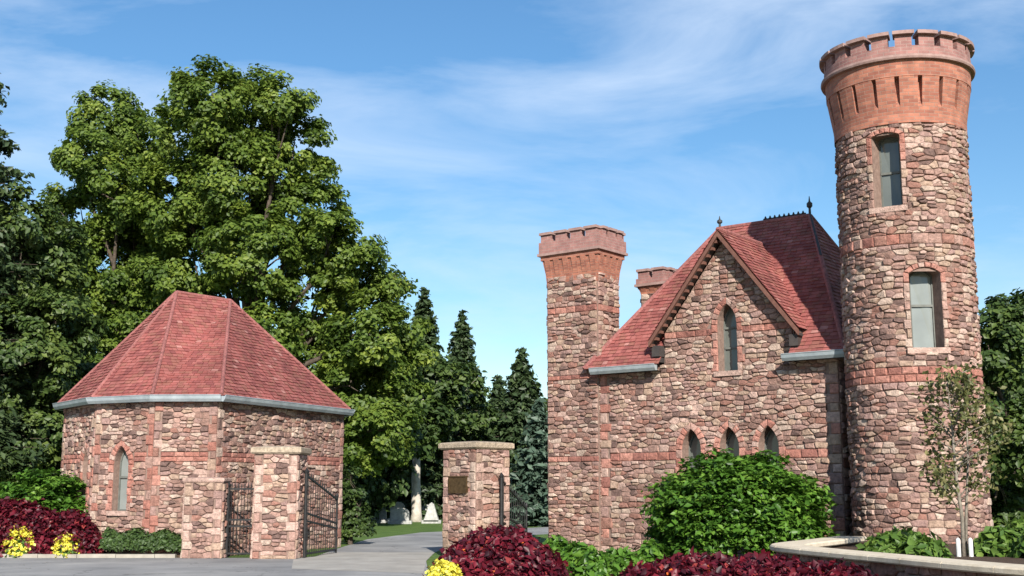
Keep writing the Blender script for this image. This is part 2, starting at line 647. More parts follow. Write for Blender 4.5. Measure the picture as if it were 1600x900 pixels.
def lancet(cx, v0, v1, w, n=5):
    """pointed arch outline, ccw from bottom left"""
    h = w / 2
    rise = min(w * 0.95, (v1 - v0) * 0.5)
    rad = (rise * rise + h * h) / (2 * h)
    sp = v1 - rise
    a0 = math.atan2(rise, rad - h)
    right = [(cx + h - rad + rad * math.cos(a0 * k / n), sp + rad * math.sin(a0 * k / n)) for k in range(n)]
    left = [(2 * cx - p[0], p[1]) for p in reversed(right)]
    return [(cx - h, v0), (cx + h, v0)] + right + [(cx, v1)] + left


def segmental(cx, v0, v1, w, rise=0.09, n=6):
    h = w / 2
    rad = (rise * rise + h * h) / (2 * rise)
    a = math.asin(h / rad)
    arch = [(cx + rad * math.sin(a - 2 * a * k / n), v1 - rad + rad * math.cos(a - 2 * a * k / n)) for k in range(n + 1)]
    return [(cx - h, v0), (cx + h, v0)] + arch


def grow(poly, g):
    hp = [(n, d + g) for n, d in halfplanes(poly)]
    c = cen(poly)
    box = [(c[0] - 5, c[1] - 5), (c[0] + 5, c[1] - 5), (c[0] + 5, c[1] + 5), (c[0] - 5, c[1] + 5)]
    for n, d in hp:
        box = clip(box, n, d)
    return box


def resample(path, step):
    out = []
    for i in range(len(path) - 1):
        a, b = path[i], path[i + 1]
        l = math.hypot(b[0] - a[0], b[1] - a[1])
        k = max(1, round(l / step))
        out += [(a[0] + (b[0] - a[0]) * j / k, a[1] + (b[1] - a[1]) * j / k) for j in range(k)]
    return out + [path[-1]]


def window(thing, outline, M, rnd, pane_mat, depth=0.22, sw=0.15, rails=(0.5,), surround=True, sill=True, jamb=None, head=None):
    """frame (the window part) > pane, rail, voussoir, sill"""
    f = MB()
    fw = 0.035
    inn = inset(outline, fw)
    hp_ = halfplanes(outline)
    # ring between outline and its inset (same vertex count is not guaranteed: use nearest scaling)
    c = cen(outline)
    us = [p[0] for p in outline]; vv = [p[1] for p in outline]
    sx = 1 - 2 * fw / (max(us) - min(us)); sy = 1 - 2 * fw / (max(vv) - min(vv))
    mu, mv = (max(us) + min(us)) / 2, (max(vv) + min(vv)) / 2
    inn = [(mu + (p[0] - mu) * sx, mv + (p[1] - mv) * sy) for p in outline]
    n = len(outline)
    for i in range(n):
        j = (i + 1) % n
        f.poly([M(*outline[i], -depth + 0.04), M(*outline[j], -depth + 0.04), M(*inn[j], -depth + 0.04), M(*inn[i], -depth + 0.04)])
        f.poly([M(*inn[i], -depth + 0.04), M(*inn[j], -depth + 0.04), M(*inn[j], -depth), M(*inn[i], -depth)])
    fr = f.build('window', FRAME, thing)
    p = MB()
    p.mesh([M(*q, -depth + 0.005) for q in inn], [tuple(range(n))])
    p.build('pane', pane_mat, fr, recalc=False)
    for r_ in rails:
        v = min(vv) + (max(vv) - min(vv)) * r_
        g = MB()
        a, b = min(us) + fw * 0.6, max(us) - fw * 0.6
        pts = [(a, v - 0.025), (b, v - 0.025), (b, v + 0.025), (a, v + 0.025)]
        g.mesh([M(*q, -depth + 0.006) for q in pts] + [M(*q, -depth + 0.05) for q in pts],
               [(4, 5, 6, 7), (0, 1, 5, 4), (1, 2, 6, 5), (2, 3, 7, 6), (3, 0, 4, 7)])
        g.build('rail', FRAME, fr)
    if surround:
        path = resample([outline[1]] + outline[2:] + [outline[0]], 0.2)
        v_spring = min(vv) + (max(vv) - min(vv)) * 0.55
        nodes = []
        for i, q in enumerate(path):
            a = path[max(0, i - 1)]; b = path[min(len(path) - 1, i + 1)]
            tx, ty = b[0] - a[0], b[1] - a[1]
            l = math.hypot(tx, ty)
            nodes.append((q, (ty / l, -tx / l)))
        for i in range(len(nodes) - 1):
            (p0, n0), (p1, n1) = nodes[i], nodes[i + 1]
            s_ = sw * (1.0 if max(p0[1], p1[1]) > v_spring else (1.25 if i % 2 else 0.8))
            quad = [p0, (p0[0] + n0[0] * s_, p0[1] + n0[1] * s_), (p1[0] + n1[0] * s_, p1[1] + n1[1] * s_), p1]
            if area(quad) < 0:
                quad.reverse()
            quad = inset(quad, 0.004)
            if len(quad) < 3:
                continue
            vs_, fs = stone_geo(quad, M, rnd, proud=(0.04, 0.055), back=-0.05)
            g = MB(); g.mesh(vs_, fs)
            hd = max(p0[1], p1[1]) > max(vv) - (max(us) - min(us)) * 0.9
            g.build('voussoir', rnd.choice((head if hd else jamb) or SUR), fr, recalc=False)
    if sill:
        g = MB()
        a, b, v = min(us) - 0.1, max(us) + 0.1, min(vv)
        pts = [(a, v - 0.12), (b, v - 0.12), (b, v), (a, v)]
        g.mesh([M(*q, -depth + 0.01) for q in pts] + [M(*q, 0.08) for q in pts],
               [(4, 5, 6, 7), (0, 1, 5, 4), (1, 2, 6, 5), (2, 3, 7, 6), (3, 0, 4, 7)])
        g.build('sill', STONE[7], fr)
    return fr


def band(ms, host, M, u0, u1, v0, v1, rnd, mats=RED, w=0.34):
    """a course of dressed blocks"""
    u = u0
    while u < u1 - 0.05:
        l = min(w * rnd.uniform(0.7, 1.25), u1 - u)
        if u1 - (u + l) < 0.1:
            l = u1 - u
        q = inset([(u, v0), (u + l, v0), (u + l, v1), (u, v1)], 0.005)
        if len(q) >= 3:
            ms.add(q, M, host, rnd, mats, [1] * len(mats), proud=(0.03, 0.045))
        u += l


def quoins(ms, host, M, u, side, v0, v1, rnd, mats, wts, w=0.3, h=0.24):
    """corner blocks of alternating length from u towards side"""
    v, k = v0, 0
    while v < v1 - 0.06:
        hh = min(h * rnd.uniform(0.8, 1.2), v1 - v)
        l = w * (1.15 if k % 2 else 0.75)
        a, b = (u, u + l) if side > 0 else (u - l, u)
        q = inset([(a, v), (b, v), (b, v + hh), (a, v + hh)], 0.006)
        if len(q) >= 3:
            ms.add(q, M, host, rnd, mats, wts, proud=(0.025, 0.05))
        v += hh; k += 1


def shingles(mb, poly3, rnd, row=0.12, wd=0.165, nm=5, lift=0.0):
    """overlapping shingles over a planar convex roof polygon, first edge = eave"""
    p0, p1 = Vector(poly3[0]), Vector(poly3[1])
    h = (p1 - p0).normalized()
    nn = None
    for q in poly3[2:]:
        c = h.cross(Vector(q) - p0)
        if c.length > 1e-3:
            nn = c.normalized(); break
    if nn.z < 0:
        nn = -nn
    s = nn.cross(h)
    if s.z < 0:
        s = -s
    P2 = [((Vector(q) - p0).dot(h), (Vector(q) - p0).dot(s)) for q in poly3]
    if area(P2) < 0:
        P2.reverse()
    HP = halfplanes(P2)
    smin, smax = min(p[1] for p in P2), max(p[1] for p in P2)
    hmin, hmax = min(p[0] for p in P2), max(p[0] for p in P2)
    r = 0
    y = smin
    while y < smax:
        x = hmin - (wd * 0.5 if r % 2 else 0) - rnd.random() * 0.05
        while x < hmax:
            w_ = wd * rnd.uniform(0.75, 1.25)
            yy = y - rnd.uniform(0, 0.012)
            q = [(x + 0.004, yy), (x + w_ - 0.004, yy), (x + w_ - 0.004, y + row * 1.25), (x + 0.004, y + row * 1.25)]
            for n, d in HP:
                q = clip(q, n, d + 0.01)
                if len(q) < 3:
                    break
            if len(q) >= 3:
                th = rnd.uniform(0.014, 0.032)
                top = [p0 + h * a + s * b + nn * (lift + 0.006 + th * (1 - (b - yy) / (row * 1.25))) for a, b in q]
                mi = rnd.choices(range(nm), (10, 8, 6, 6, .6))[0]
                mb.mesh(top, [tuple(range(len(q)))], mi)
                low = [k for k in range(len(q)) if q[k][1] < yy + 1e-4]
                if len(low) == 2:
                    a, b = low
                    A, B = top[a], top[b]
                    mb.mesh([A, B, B - nn * (th + lift), A - nn * (th + lift)], [(0, 1, 2, 3)], mi)
            x += w_
        y += row
        r += 1


def ridge_cap(parent, a, b, name='hip_cap', r=0.07, mat=None):
    g = MB()
    a, b = Vector(a), Vector(b)
    n = max(2, int((b - a).length / 0.4))
    pts = [a.lerp(b, k / n) + Vector((0, 0, 0.015)) for k in range(n + 1)]
    g.tube(pts, r, 8)
    g.build(name, mat or HIPCAP, parent)


def gutter(thing, a, b, size=0.15, off=0.0):
    """box gutter with a rolled lip along an eave from a to b"""
    a, b = Vector(a), Vector(b)
    t = (b - a).normalized()
    n = Vector((t.y, -t.x, 0)).normalized()
    g = MB()
    prof = [(0, -0.02), (0, -size), (0.08, -size * 1.05), (0.13, -size * 0.6), (0.15, -0.02), (0.165, 0.0), (0.15, 0.012), (0.12, -0.02)]
    ring = lambda p: [p + n * (x + off) + Vector((0, 0, z)) for x, z in prof]
    A, B = ring(a - t * 0.02), ring(b + t * 0.02)
    k = len(prof)
    vs_ = A + B
    fs = [(i, (i + 1) % k, k + (i + 1) % k, k + i) for i in range(k)] + [tuple(range(k)), tuple(range(2 * k - 1, k - 1, -1))]
    g.mesh(vs_, fs)
    o = g.build('gutter', GUTTER, thing)
    s = MB()
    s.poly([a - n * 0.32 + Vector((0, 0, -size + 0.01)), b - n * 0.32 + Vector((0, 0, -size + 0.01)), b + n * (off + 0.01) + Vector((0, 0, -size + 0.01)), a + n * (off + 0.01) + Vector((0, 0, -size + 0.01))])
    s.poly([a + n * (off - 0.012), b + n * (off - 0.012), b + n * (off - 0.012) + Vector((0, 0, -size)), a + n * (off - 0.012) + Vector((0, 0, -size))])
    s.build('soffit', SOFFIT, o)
    return o


# ------------------------------------------------------------------ foliage helpers
def leaf_mesh(name, pos, nrm, size, mat, tint, parent=None, aspect=1.5, seed=1, fold=0.18, kind=None):
    """pos, nrm (N,3), size (N,), tint (N,): one folded diamond leaf for each"""
    rg = np.random.default_rng(seed)
    N = len(pos)
    nrm = nrm / (np.linalg.norm(nrm, axis=1, keepdims=True) + 1e-9)
    rv = rg.normal(size=(N, 3))
    t = np.cross(nrm, rv); t /= (np.linalg.norm(t, axis=1, keepdims=True) + 1e-9)
    b = np.cross(nrm, t)
    s = size[:, None]
    tip = pos + t * s * 0.5 * aspect - nrm * s * fold * 0.6
    root = pos - t * s * 0.5 * aspect
    l = pos + b * s * 0.5 + nrm * s * fold + t * s * 0.05
    r = pos - b * s * 0.5 + nrm * s * fold + t * s * 0.05
    V = np.stack([root, r, tip, l], 1).reshape(-1, 3).astype(np.float32)
    base = (np.arange(N) * 4)[:, None]
    F = np.concatenate([base + np.array([0, 1, 2]), base + np.array([0, 2, 3])], 1).reshape(-1).astype(np.int32)
    me = bpy.data.meshes.new(name)
    me.vertices.add(4 * N); me.loops.add(6 * N); me.polygons.add(2 * N)
    me.vertices.foreach_set('co', V.ravel())
    me.loops.foreach_set('vertex_index', F)
    me.polygons.foreach_set('loop_start', np.arange(0, 6 * N, 3, dtype=np.int32))
    me.polygons.foreach_set('loop_total', np.full(2 * N, 3, dtype=np.int32))
    me.update(calc_edges=True)
    at = me.attributes.new('tint', 'FLOAT', 'POINT')
    at.data.foreach_set('value', np.repeat(np.clip(tint, 0, 1), 4).astype(np.float32))
    me.materials.append(mat)
    o = link(bpy.data.objects.new(name, me), parent)
    if kind:
        o['kind'] = kind
    return o


def sphere_dirs(rg, n):
    d = rg.normal(size=(n, 3))
    return d / np.linalg.norm(d, axis=1, keepdims=True)


def lobes_foliage(lobes, rg, clumps_per_m2, leaves, leaf, clump_r, flat=0.75, zmin=None, tone=0.42):
    """lobes: (x,y,z,rx,ry,rz); clumps on and in their shells, leaves in the clumps"""
    P, N, T, S = [], [], [], []
    for (x, y, z, rx, ry, rz) in lobes:
        area_ = 4 * math.pi * ((rx * ry + rx * rz + ry * rz) / 3)
        n = max(6, int(area_ * clumps_per_m2))
        d = sphere_dirs(rg, n)
        rad = 1.0 - 0.45 * rg.random(n) ** 1.6
        rad += rg.normal(size=n) * 0.07
        c = np.array([x, y, z]) + d * rad[:, None] * np.array([rx, ry, rz])
        k = rg.integers(int(leaves * 0.6), int(leaves * 1.4) + 1, size=n)
        idx = np.repeat(np.arange(n), k)
        m = len(idx)
        ld = sphere_dirs(rg, m)
        cr = clump_r * rg.uniform(0.65, 1.35, n)
        lr = (rg.random(m) ** 0.5)[:, None] * cr[idx][:, None]
        off = ld * lr * np.array([1, 1, flat])
        pos = c[idx] + off
        nr = ld * 0.55 + d[idx] * 0.5 + np.array([0, 0, 0.55]) + rg.normal(size=(m, 3)) * 0.35
        tint = tone + 0.12 * rg.normal(size=n)[idx] + 0.12 * rg.normal(size=m)
        P.append(pos); N.append(nr); T.append(tint); S.append(leaf * rg.uniform(0.65, 1.35, m))
    P, N, T, S = np.concatenate(P), np.concatenate(N), np.concatenate(T), np.concatenate(S)
    if zmin is not None:
        k = P[:, 2] > zmin
        P, N, T, S = P[k], N[k], T[k], S[k]
    return P, N, T, S


def limbs(mb, base, lobes, r0, rnd, fork):
    """tapered trunk to the fork, then a bent limb to each lobe"""
    b = Vector(base)
    f = Vector(fork)
    mid = b.lerp(f, 0.5) + Vector((rnd.uniform(-.15, .15), rnd.uniform(-.15, .15), 0))
    mb.tube([b + Vector((0, 0, -0.2)), b + Vector((0, 0, 0.5)), mid, f], [r0 * 1.5, r0 * 1.05, r0 * 0.9, r0 * 0.72], 10)
    for l in lobes:
        e = Vector(l[:3])
        st = f.lerp(mid, rnd.uniform(0, 0.4))
        m1 = st.lerp(e, 0.45) + Vector((rnd.uniform(-.4, .4), rnd.uniform(-.4, .4), 0.10 * (e - st).length))
        mb.tube([st, m1, st.lerp(e, 0.8) + Vector((0, 0, .1)), e + Vector((0, 0, l[5] * 0.4))], [r0 * 0.42, r0 * 0.26, r0 * 0.15, r0 * 0.05], 6)
        for _ in range(3):
            a = m1.lerp(e, rnd.random())
            dd = Vector((rnd.uniform(-1, 1) * l[3], rnd.uniform(-1, 1) * l[4], rnd.uniform(-.4, .9) * l[5])) * 0.75
            mb.tube([a, a.lerp(e + dd, .55) + Vector((0, 0, .12)), e + dd], [r0 * 0.13, r0 * 0.08, r0 * 0.025], 5)


def leafy_tree(name, label, base, lobes, r0, fork, mat, seed, cpm=1.0, leaves=60, leaf=0.24, clump=0.6, bark=BARK, group=None, cat='tree', tone=.42):
    rnd = random.Random(seed); rg = np.random.default_rng(seed)
    t = empty(name, base, label, cat, group)
    mb = MB(); limbs(mb, base, lobes, r0, rnd, fork)
    mb.build('trunk', bark, t, smooth=True)
    P, N, T, S = lobes_foliage(lobes, rg, cpm, leaves, leaf, clump, tone=tone)
    leaf_mesh('crown', P, N, S, mat, T, t, seed=seed)
    return t


def spruce(name, label, base, height, radius, mat, seed, group=None, z0=0.6, dens=1.0, needle=(.13, .26)):
    rnd = random.Random(seed); rg = np.random.default_rng(seed)
    t = empty(name, base, label, 'tree', group)
    b = Vector(base)
    mb = MB()
    mb.tube([b + Vector((0, 0, -.2)), b + Vector((0, 0, height * .5)), b + Vector((0, 0, height * .985))], [height * .019, height * .011, 0.015], 8)
    P, N, T, S = [], [], [], []
    z = z0
    while z < height * 0.985:
        f = 1 - (z - z0) / (height - z0)
        rad = radius * (f ** 0.88) * rnd.uniform(0.8, 1.12) + 0.08
        nb = max(4, int(4 + rad * 3.2 * dens))
        a0 = rnd.random() * 6.28
        for k in range(nb):
            an = a0 + k * 6.283 / nb + rnd.uniform(-.22, .22)
            L = rad * rnd.uniform(0.7, 1.12)
            dx, dy = math.cos(an), math.sin(an)
            droop = 0.30 * L
            zb = z + rnd.uniform(-.15, .15)
            if L > 0.5:
                mb.tube([b + Vector((0, 0, zb)), b + Vector((dx * L * .6, dy * L * .6, zb - droop * .7)), b + Vector((dx * L, dy * L, zb - droop + .08 * L))], [0.03, 0.02, 0.008], 4, cap=False)
            m = max(8, int(42 * L * dens))
            s = rg.random(m) ** 0.75
            wob = rg.normal(size=(m, 3)) * np.array([.13, .13, .07]) * (0.5 + 0.35 * L)
            pos = np.stack([dx * L * s, dy * L * s, zb - droop * (1.5 * s - 0.5 * s * s) - 0.10 * rg.random(m)], 1) + wob
            P.append(np.array(base) + pos)
            N.append(np.tile(np.array([dx * .5, dy * .5, .75]), (m, 1)) + rg.normal(size=(m, 3)) * .5)
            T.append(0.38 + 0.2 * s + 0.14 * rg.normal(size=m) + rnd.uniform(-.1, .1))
            S.append(rg.uniform(*needle, m))
        z += max(0.20, 0.36 * (0.4 + f * .75))
    mb.build('trunk', BARK, t, smooth=True)
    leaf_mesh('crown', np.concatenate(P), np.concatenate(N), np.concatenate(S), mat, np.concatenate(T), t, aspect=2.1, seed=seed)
    return t


def mound_points(rg, cx, cy, rx, ry, h, n, z0=0.0, rot=0.0, power=2.2):
    """points over a rounded mound"""
    a = rg.random(n) * 2 * np.pi
    r = np.sqrt(rg.random(n))
    x, y = r * np.cos(a), r * np.sin(a)
    z = h * (1 - r ** power)
    c, s = math.cos(rot), math.sin(rot)
    X, Y = x * rx, y * ry
    pos = np.stack([cx + X * c - Y * s, cy + X * s + Y * c, z0 + z], 1)
    nr = np.stack([x * 0.9, y * 0.9, np.full(n, 0.75)], 1)
    return pos, nr


# ================================================================== GROUND
def sheet(name, pts, z, mat, kind='structure', thick=0.0, label=None):
    mb = MB()
    loop = [Vector((p[0], p[1], 0)) for p in pts]
    tris = tessellate_polygon([loop])
    mb.mesh([(p[0], p[1], z) for p in pts], [tuple(t) for t in tris])
    if thick:
        for i in range(len(pts)):
            a, b = pts[i], pts[(i + 1) % len(pts)]
            mb.poly([(a[0], a[1], z), (b[0], b[1], z), (b[0], b[1], z - thick), (a[0], a[1], z - thick)])
    o = mb.build(name, mat, None)
    for p in o.data.polygons:
        pass
    o['kind'] = kind
    if label:
        o['label'] = label
    return o


g = MB()
NX, NY = 40, 60
xs = [-400 + 800 * i / NX for i in range(NX + 1)]
ys = [-60 + (860) * (j / NY) ** 1.6 for j in range(NY + 1)]
g.mesh([(x, y, 0.0) for y in ys for x in xs],
       [(j * (NX + 1) + i, j * (NX + 1) + i + 1, (j + 1) * (NX + 1) + i + 1, (j + 1) * (NX + 1) + i) for j in range(NY) for i in range(NX)])
tag(g.build('ground', GRASS), 'green lawn running back to the graves', kind='structure')

road = [(-60, -20), (-0.9, -20), (-0.9, 18), (-1.6, 24), (-2.0, 29.0), (-2.05, 33), (-1.8, 38), (0.0, 45), (4.5, 52), (14, 58), (14, 62.5), (2, 57), (-3.6, 49), (-4.9, 42), (-4.95, 35), (-4.9, 30.9), (-5.6, 30.35), (-60, 30.35)]
sheet('road', road, 0.004, ASPH, label='worn grey asphalt drive leading through the gate')
sheet('drive_apron', [(-4.85, 30.9), (-5.2, 29.6), (-4.6, 26), (-1.75, 24.6), (-2.0, 29.0), (-2.05, 33), (-4.9, 33)], 0.008, APRON, label='tan concrete strip across the gateway')
# kerb stones along the beds left of the gate
kb = bpy.data.objects.new('kerb', None); COL.objects.link(kb); kb['kind'] = 'structure'; kb['label'] = 'pale concrete kerb along the drive'
rk = random.Random(3)
x = -22.0
while x < -8.3:
    l = min(0.95, -8.2 - x)
    m_ = MB(); m_.box((x, 30.3, -0.05), (l - 0.012, 0, 0), (0, 0.16, 0), (0, 0, 0.14 + rk.uniform(-.006, .006)))
    m_.build('kerb_stone', CONC, kb)
    x += 0.95
sheet('flower_bed_soil', [(-22, 30.45), (-8.1, 30.45), (-8.1, 31.2), (-9.2, 31.0), (-10.6, 31.9), (-12.4, 34.4), (-22, 34.4)], 0.06, MULCH, thick=0.06, label='dark mulched bed below the pavilion wall')
sheet('front_bed_soil', [(-0.9, 14), (4.6, 12), (6.9, 12.0), (5.6, 17), (4.9, 21.4), (6.9, 25.2), (7.0, 26.3), (2.3, 30.3), (1.0, 29.9), (0.8, 25), (-1.4, 23.6)], 0.05, MULCH, thick=0.05, label='dark mulched bed before the gatehouse')

# ================================================================== GATEHOUSE
HL = Vector((2.28, 31.5, 0)); HRt = Vector((7.4, 27.5, 0))
HT = (HRt - HL).normalized(); HN = Vector((HT.y, -HT.x, 0)); HI = -HN
HLEN = (HRt - HL).length           # about 6.5 m
EAVE = 4.74
DEP = 5.4


def H(u, w, z):
    return HL + HT * u + HI * w + Vector((0, 0, z))


FM = lambda u, v, d: H(u, -d, v)
house = empty('gatehouse', H(3.25, 2.7, 0), 'reddish rubble stone gatehouse with steep red roof and pointed front gable', 'building')
rnd = random.Random(11)
ms = Masonry(300)
wins = [lancet(2.66, 1.15, 3.10, 0.52), lancet(3.69, 1.15, 3.12, 0.52), lancet(4.71, 1.15, 3.12, 0.52)]
gwin = lancet(3.72, 4.46, 6.10, 0.52)
GA, GB, GK, GC, GT = 1.95, 5.45, 5.48, 3.70, 7.72
fw_ = MB()
panel(fw_, [(0, -0.1), (HLEN, -0.1), (HLEN, EAVE), (GB, EAVE), (GB, GK), (GC, GT), (GA, GK), (GA, EAVE), (0, EAVE)], wins + [gwin], FM, 0, 0.36)
front = fw_.build('front_wall', MORTAR, house, recalc=False)
holes = [grow(h, 0.12) for h in wins + [gwin]]
B1 = (2.36, 2.56)
allst = STONE, STONE_W
QW = 0.3
for reg in ([(QW, 0.0), (HLEN - QW, 0.0), (HLEN - QW, B1[0]), (QW, B1[0])],
            [(QW, B1[1]), (HLEN - QW, B1[1]), (HLEN - QW, EAVE - 0.02), (QW, EAVE - 0.02)],
            [(GA + .02, EAVE - 0.02), (GB - .02, EAVE - 0.02), (GB - .02, 5.36), (GA + .02, 5.36)],
            [(GA + .04, 5.52), (GB - .04, 5.52), (GC, GT - 0.03)]):
    for poly in rubble(reg, rnd, holes=holes):
        ms.add(poly, FM, front, rnd, *allst, weight=1.15)


def in_hole(q):
    return any(all(n[0] * q[0] + n[1] * q[1] - d < 0 for n, d in halfplanes(h)) for h in holes)


def band_split(host, M, u0, u1, v0, v1, gaps):
    us = [u0]
    for a, b in sorted(gaps):
        us += [a, b]
    us.append(u1)
    for k in range(0, len(us), 2):
        if us[k + 1] - us[k] > 0.06:
            band(ms, host, M, us[k], us[k + 1], v0, v1, rnd)


gp = [(c - 0.4, c + 0.4) for c in (2.66, 3.69, 4.71)]
band_split(front, FM, QW, HLEN - QW, B1[0], B1[1], gp)
band_split(front, FM, GA + .02, GB - .02, 5.36, 5.52, [(3.72 - 0.38, 3.72 + 0.38)])
quoins(ms, front, FM, 0.0, 1, 0, EAVE - .02, rnd, STONE + RED, [3, 2, 1, 3, 1, 2, 2, 3, 4, 4, 3], w=0.3)
quoins(ms, front, FM, HLEN, -1, 0, EAVE - .02, rnd, STONE + RED, [4, 2, 3, 1, 0, 2, 4, 6, 1, 2, 0], w=0.3)
for wv in wins:
    window(house, wv, FM, rnd, PANE, depth=0.34, sw=0.17, rails=(0.5,))
window(house, gwin, FM, rnd, PANE, depth=0.34, sw=0.16, rails=(0.36, 0.66))
# right side wall, link to the tower, back and left walls
SM = planar(H(HLEN, 0, 0), HI, HT)
sw_ = MB()
panel(sw_, [(0, -0.1), (DEP, -0.1), (DEP, EAVE), (0, EAVE)], [], SM)
side = sw_.build('side_wall', MORTAR, house, recalc=False)
for poly in rubble([(0.02, 0), (3.0, 0), (3.0, EAVE - .02), (0.02, EAVE - .02)], rnd, cw=.33, ch=.16):
    ms.add(poly, SM, side, rnd, *allst, weight=0.3)
LM = planar(H(HLEN, 1.25, 0), HT, HN)
lw_ = MB(); lw_.box(H(HLEN + .03, 1.25, -0.1), HT * 1.0, HI * 0.3, (0, 0, EAVE - .4))
lkw = lw_.build('link_wall', MORTAR, house)
for poly in rubble([(0.05, 0), (0.8, 0), (0.8, 4.2), (0.05, 4.2)], rnd, cw=.33, ch=.16):
    ms.add(poly, LM, lkw, rnd, *allst, weight=0.3)
bw_ = MB()
panel(bw_, [(0, -.1), (DEP, -.1), (DEP, EAVE), (0, EAVE)], [], planar(H(0, DEP, 0), HN, -HT))
panel(bw_, [(0, -.1), (HLEN, -.1), (HLEN, EAVE), (0, EAVE)], [], planar(H(HLEN, DEP, 0), -HT, HI))
bw_.build('back_wall', MORTAR, house, recalc=False)
# gable cheeks
for cu0 in (GA, GB - .12):
    ck = MB()
    ck.box(H(cu0, 0.004, EAVE - .3), HT * 0.12, HI * 0.45, (0, 0, GK - EAVE + .3))
    ck.build('gable_cheek', STONE[1], house)

# roof: hipped, ridge parallel to the front, cross gable in front
OV = 0.3
RU0, RU1, RW, RZ = 2.16, 4.77, 2.7, 8.62
Z0 = EAVE - 0.02
e00, e10, e11, e01 = H(-OV, -OV, Z0), H(HLEN + OV, -OV, Z0), H(HLEN + OV, DEP + OV, Z0), H(-OV, DEP + OV, Z0)
rA, rB = H(RU0, RW, RZ), H(RU1, RW, RZ)


def fz(w):                       # height of the front slope at depth w
    return Z0 + (w + OV) * (RZ - Z0) / (RW + OV)


def hip_left_u(w):
    return -OV + (RU0 + OV) * (w + OV) / (RW + OV)


def hip_right_u(w):
    return HLEN + OV - (HLEN + OV - RU1) * (w + OV) / (RW + OV)


def FS(u, w):
    return H(u, w, fz(w))


wL = -OV + (GA + OV) / (RU0 + OV) * (RW + OV)
wR = -OV + (HLEN + OV - GB) / (HLEN + OV - RU1) * (RW + OV)
pieces = [[FS(-OV, -OV), FS(GA, -OV), FS(GA, wL)],
          [FS(GB, -OV), FS(HLEN + OV, -OV), FS(GB, min(wR, RW))],
          [FS(GA, 0.5), FS(GB, 0.5), FS(GB, min(wR, RW)), FS(RU1, RW), FS(RU0, RW), FS(GA, wL)]]
rs = MB()
for p in pieces:
    rs.mesh(p, [tuple(range(len(p)))])
for p in ([e10, e11, rB], [e11, e01, rA, rB], [e01, e00, rA]):
    rs.mesh(p, [tuple(range(len(p)))])
# cross gable planes
GZ, GOV = GT + 0.17, 0.32
gsl = (GT - GK) / (GC - GA)
EU = 0.26
gzl = GZ - gsl * (GC - GA + EU)


def w_at(z):
    return -OV + (z - Z0) * (RW + OV) / (RZ - Z0)


gl = [H(GA - EU, -GOV, gzl), H(GA - EU, w_at(gzl) + .05, gzl), H(GC, w_at(GZ) + .05, GZ), H(GC, -GOV, GZ)]
gr = [H(GB + EU, -GOV, gzl), H(GB + EU, w_at(gzl) + .05, gzl), H(GC, w_at(GZ) + .05, GZ), H(GC, -GOV, GZ)]
for p in (gl, gr):
    rs.mesh(p, [(0, 1, 2, 3)])
roof = rs.build('roof', SHEET, house, recalc=False)
sh = MB()
for p in pieces + [[e10, e11, rB], [e01, e00, rA]]:
    shingles(sh, p, rnd)
shingles(sh, gl, rnd); shingles(sh, gr, rnd)
so = sh.build('shingles', SHINGLE, roof, recalc=False); so['kind'] = 'stuff'
for a, b in ((e00, rA), (e10, rB), (rA, rB), (e11, rB), (H(GC, -GOV + .02, GZ), H(GC, w_at(GZ), GZ))):
    ridge_cap(roof, a, b, 'ridge_cap' if abs(a.z - b.z) < .1 else 'hip_cap', 0.06)
# gutters left and right of the gable
gutter(house, H(-0.02, -OV, Z0 + .0), H(GA - .06, -OV, Z0 + .0), 0.15)
gutter(house, H(GB - .12, -OV, Z0 + .0), H(HLEN + .32, -OV, Z0 + .0), 0.15)
# rake boards with small dentils, kneelers
for sgn, uu in ((-1, GA - EU), (1, GB + EU)):
    a = H(uu, -GOV - .03, gzl - .03); b = H(GC, -GOV - .03, GZ - .03)
    k = MB()
    ax = b - a
    k.box(a + Vector((0, 0, -.14)), ax, HI * 0.06, (0, 0, .13))
    rb = k.build('rake_board', RAKE, house)
    k = MB()                                   # soffit boards back to the wall
    k.box(a + HI * .065 + Vector((0, 0, -.14)), ax, HI * (GOV - .10), (0, 0, .05))
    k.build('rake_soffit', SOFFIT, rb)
    n_ = 16
    for i in range(n_):
        p = a.lerp(b, (i + .4) / n_)
        k = MB(); k.box(p + HI * .062 + Vector((0, 0, -.19)) - HT * .04, HT * .08, HI * .14, (0, 0, .07))
        k.build('dentil', RAKE, rb)
    k = MB()
    q = H(uu + (0.05 if sgn < 0 else -0.27), -GOV + .06, gzl - .40)
    k.box(q, HT * .22, HI * .34, (0, 0, .27))
    k.box(q + HT * .03 + HI * .06 + Vector((0, 0, -.14)), HT * .16, HI * .24, (0, 0, .14))
    k.build('kneeler_bracket', SOFFIT, house)


def finial(parent, p, h):
    k = MB()
    p = Vector(p)
    k.tube([p, p + Vector((0, 0, h * .35)), p + Vector((0, 0, h * .45)), p + Vector((0, 0, h * .62)), p + Vector((0, 0, h * .72)), p + Vector((0, 0, h))],
           [.035, .03, .075, .075, .025, .008], 8)
    k.build('finial', CRESTM, parent)


finial(roof, rA + Vector((0, 0, .03)), .34)
finial(roof, rB + Vector((0, 0, .03)), .50)
for i in range(9):                          # small cresting on the ridge
    p = rA.lerp(rB, .52 + .46 * i / 9)
    k = MB()
    k.box(p + Vector((0, 0, .05)) - HT * .07, HT * .14, HI * .03, (0, 0, .06))
    k.tube([p + Vector((0, 0, .1)), p + Vector((0, 0, .17))], [.04, .012], 6)
    k.build('cresting', CRESTM, roof)
for a_, b_ in ((rB, e10),):
    k = MB(); k.tube([a_ + Vector((0, 0, .06)), a_.lerp(b_, .35) + Vector((0, 0, .08))], .035, 6)
    k.build('cresting', CRESTM, roof)


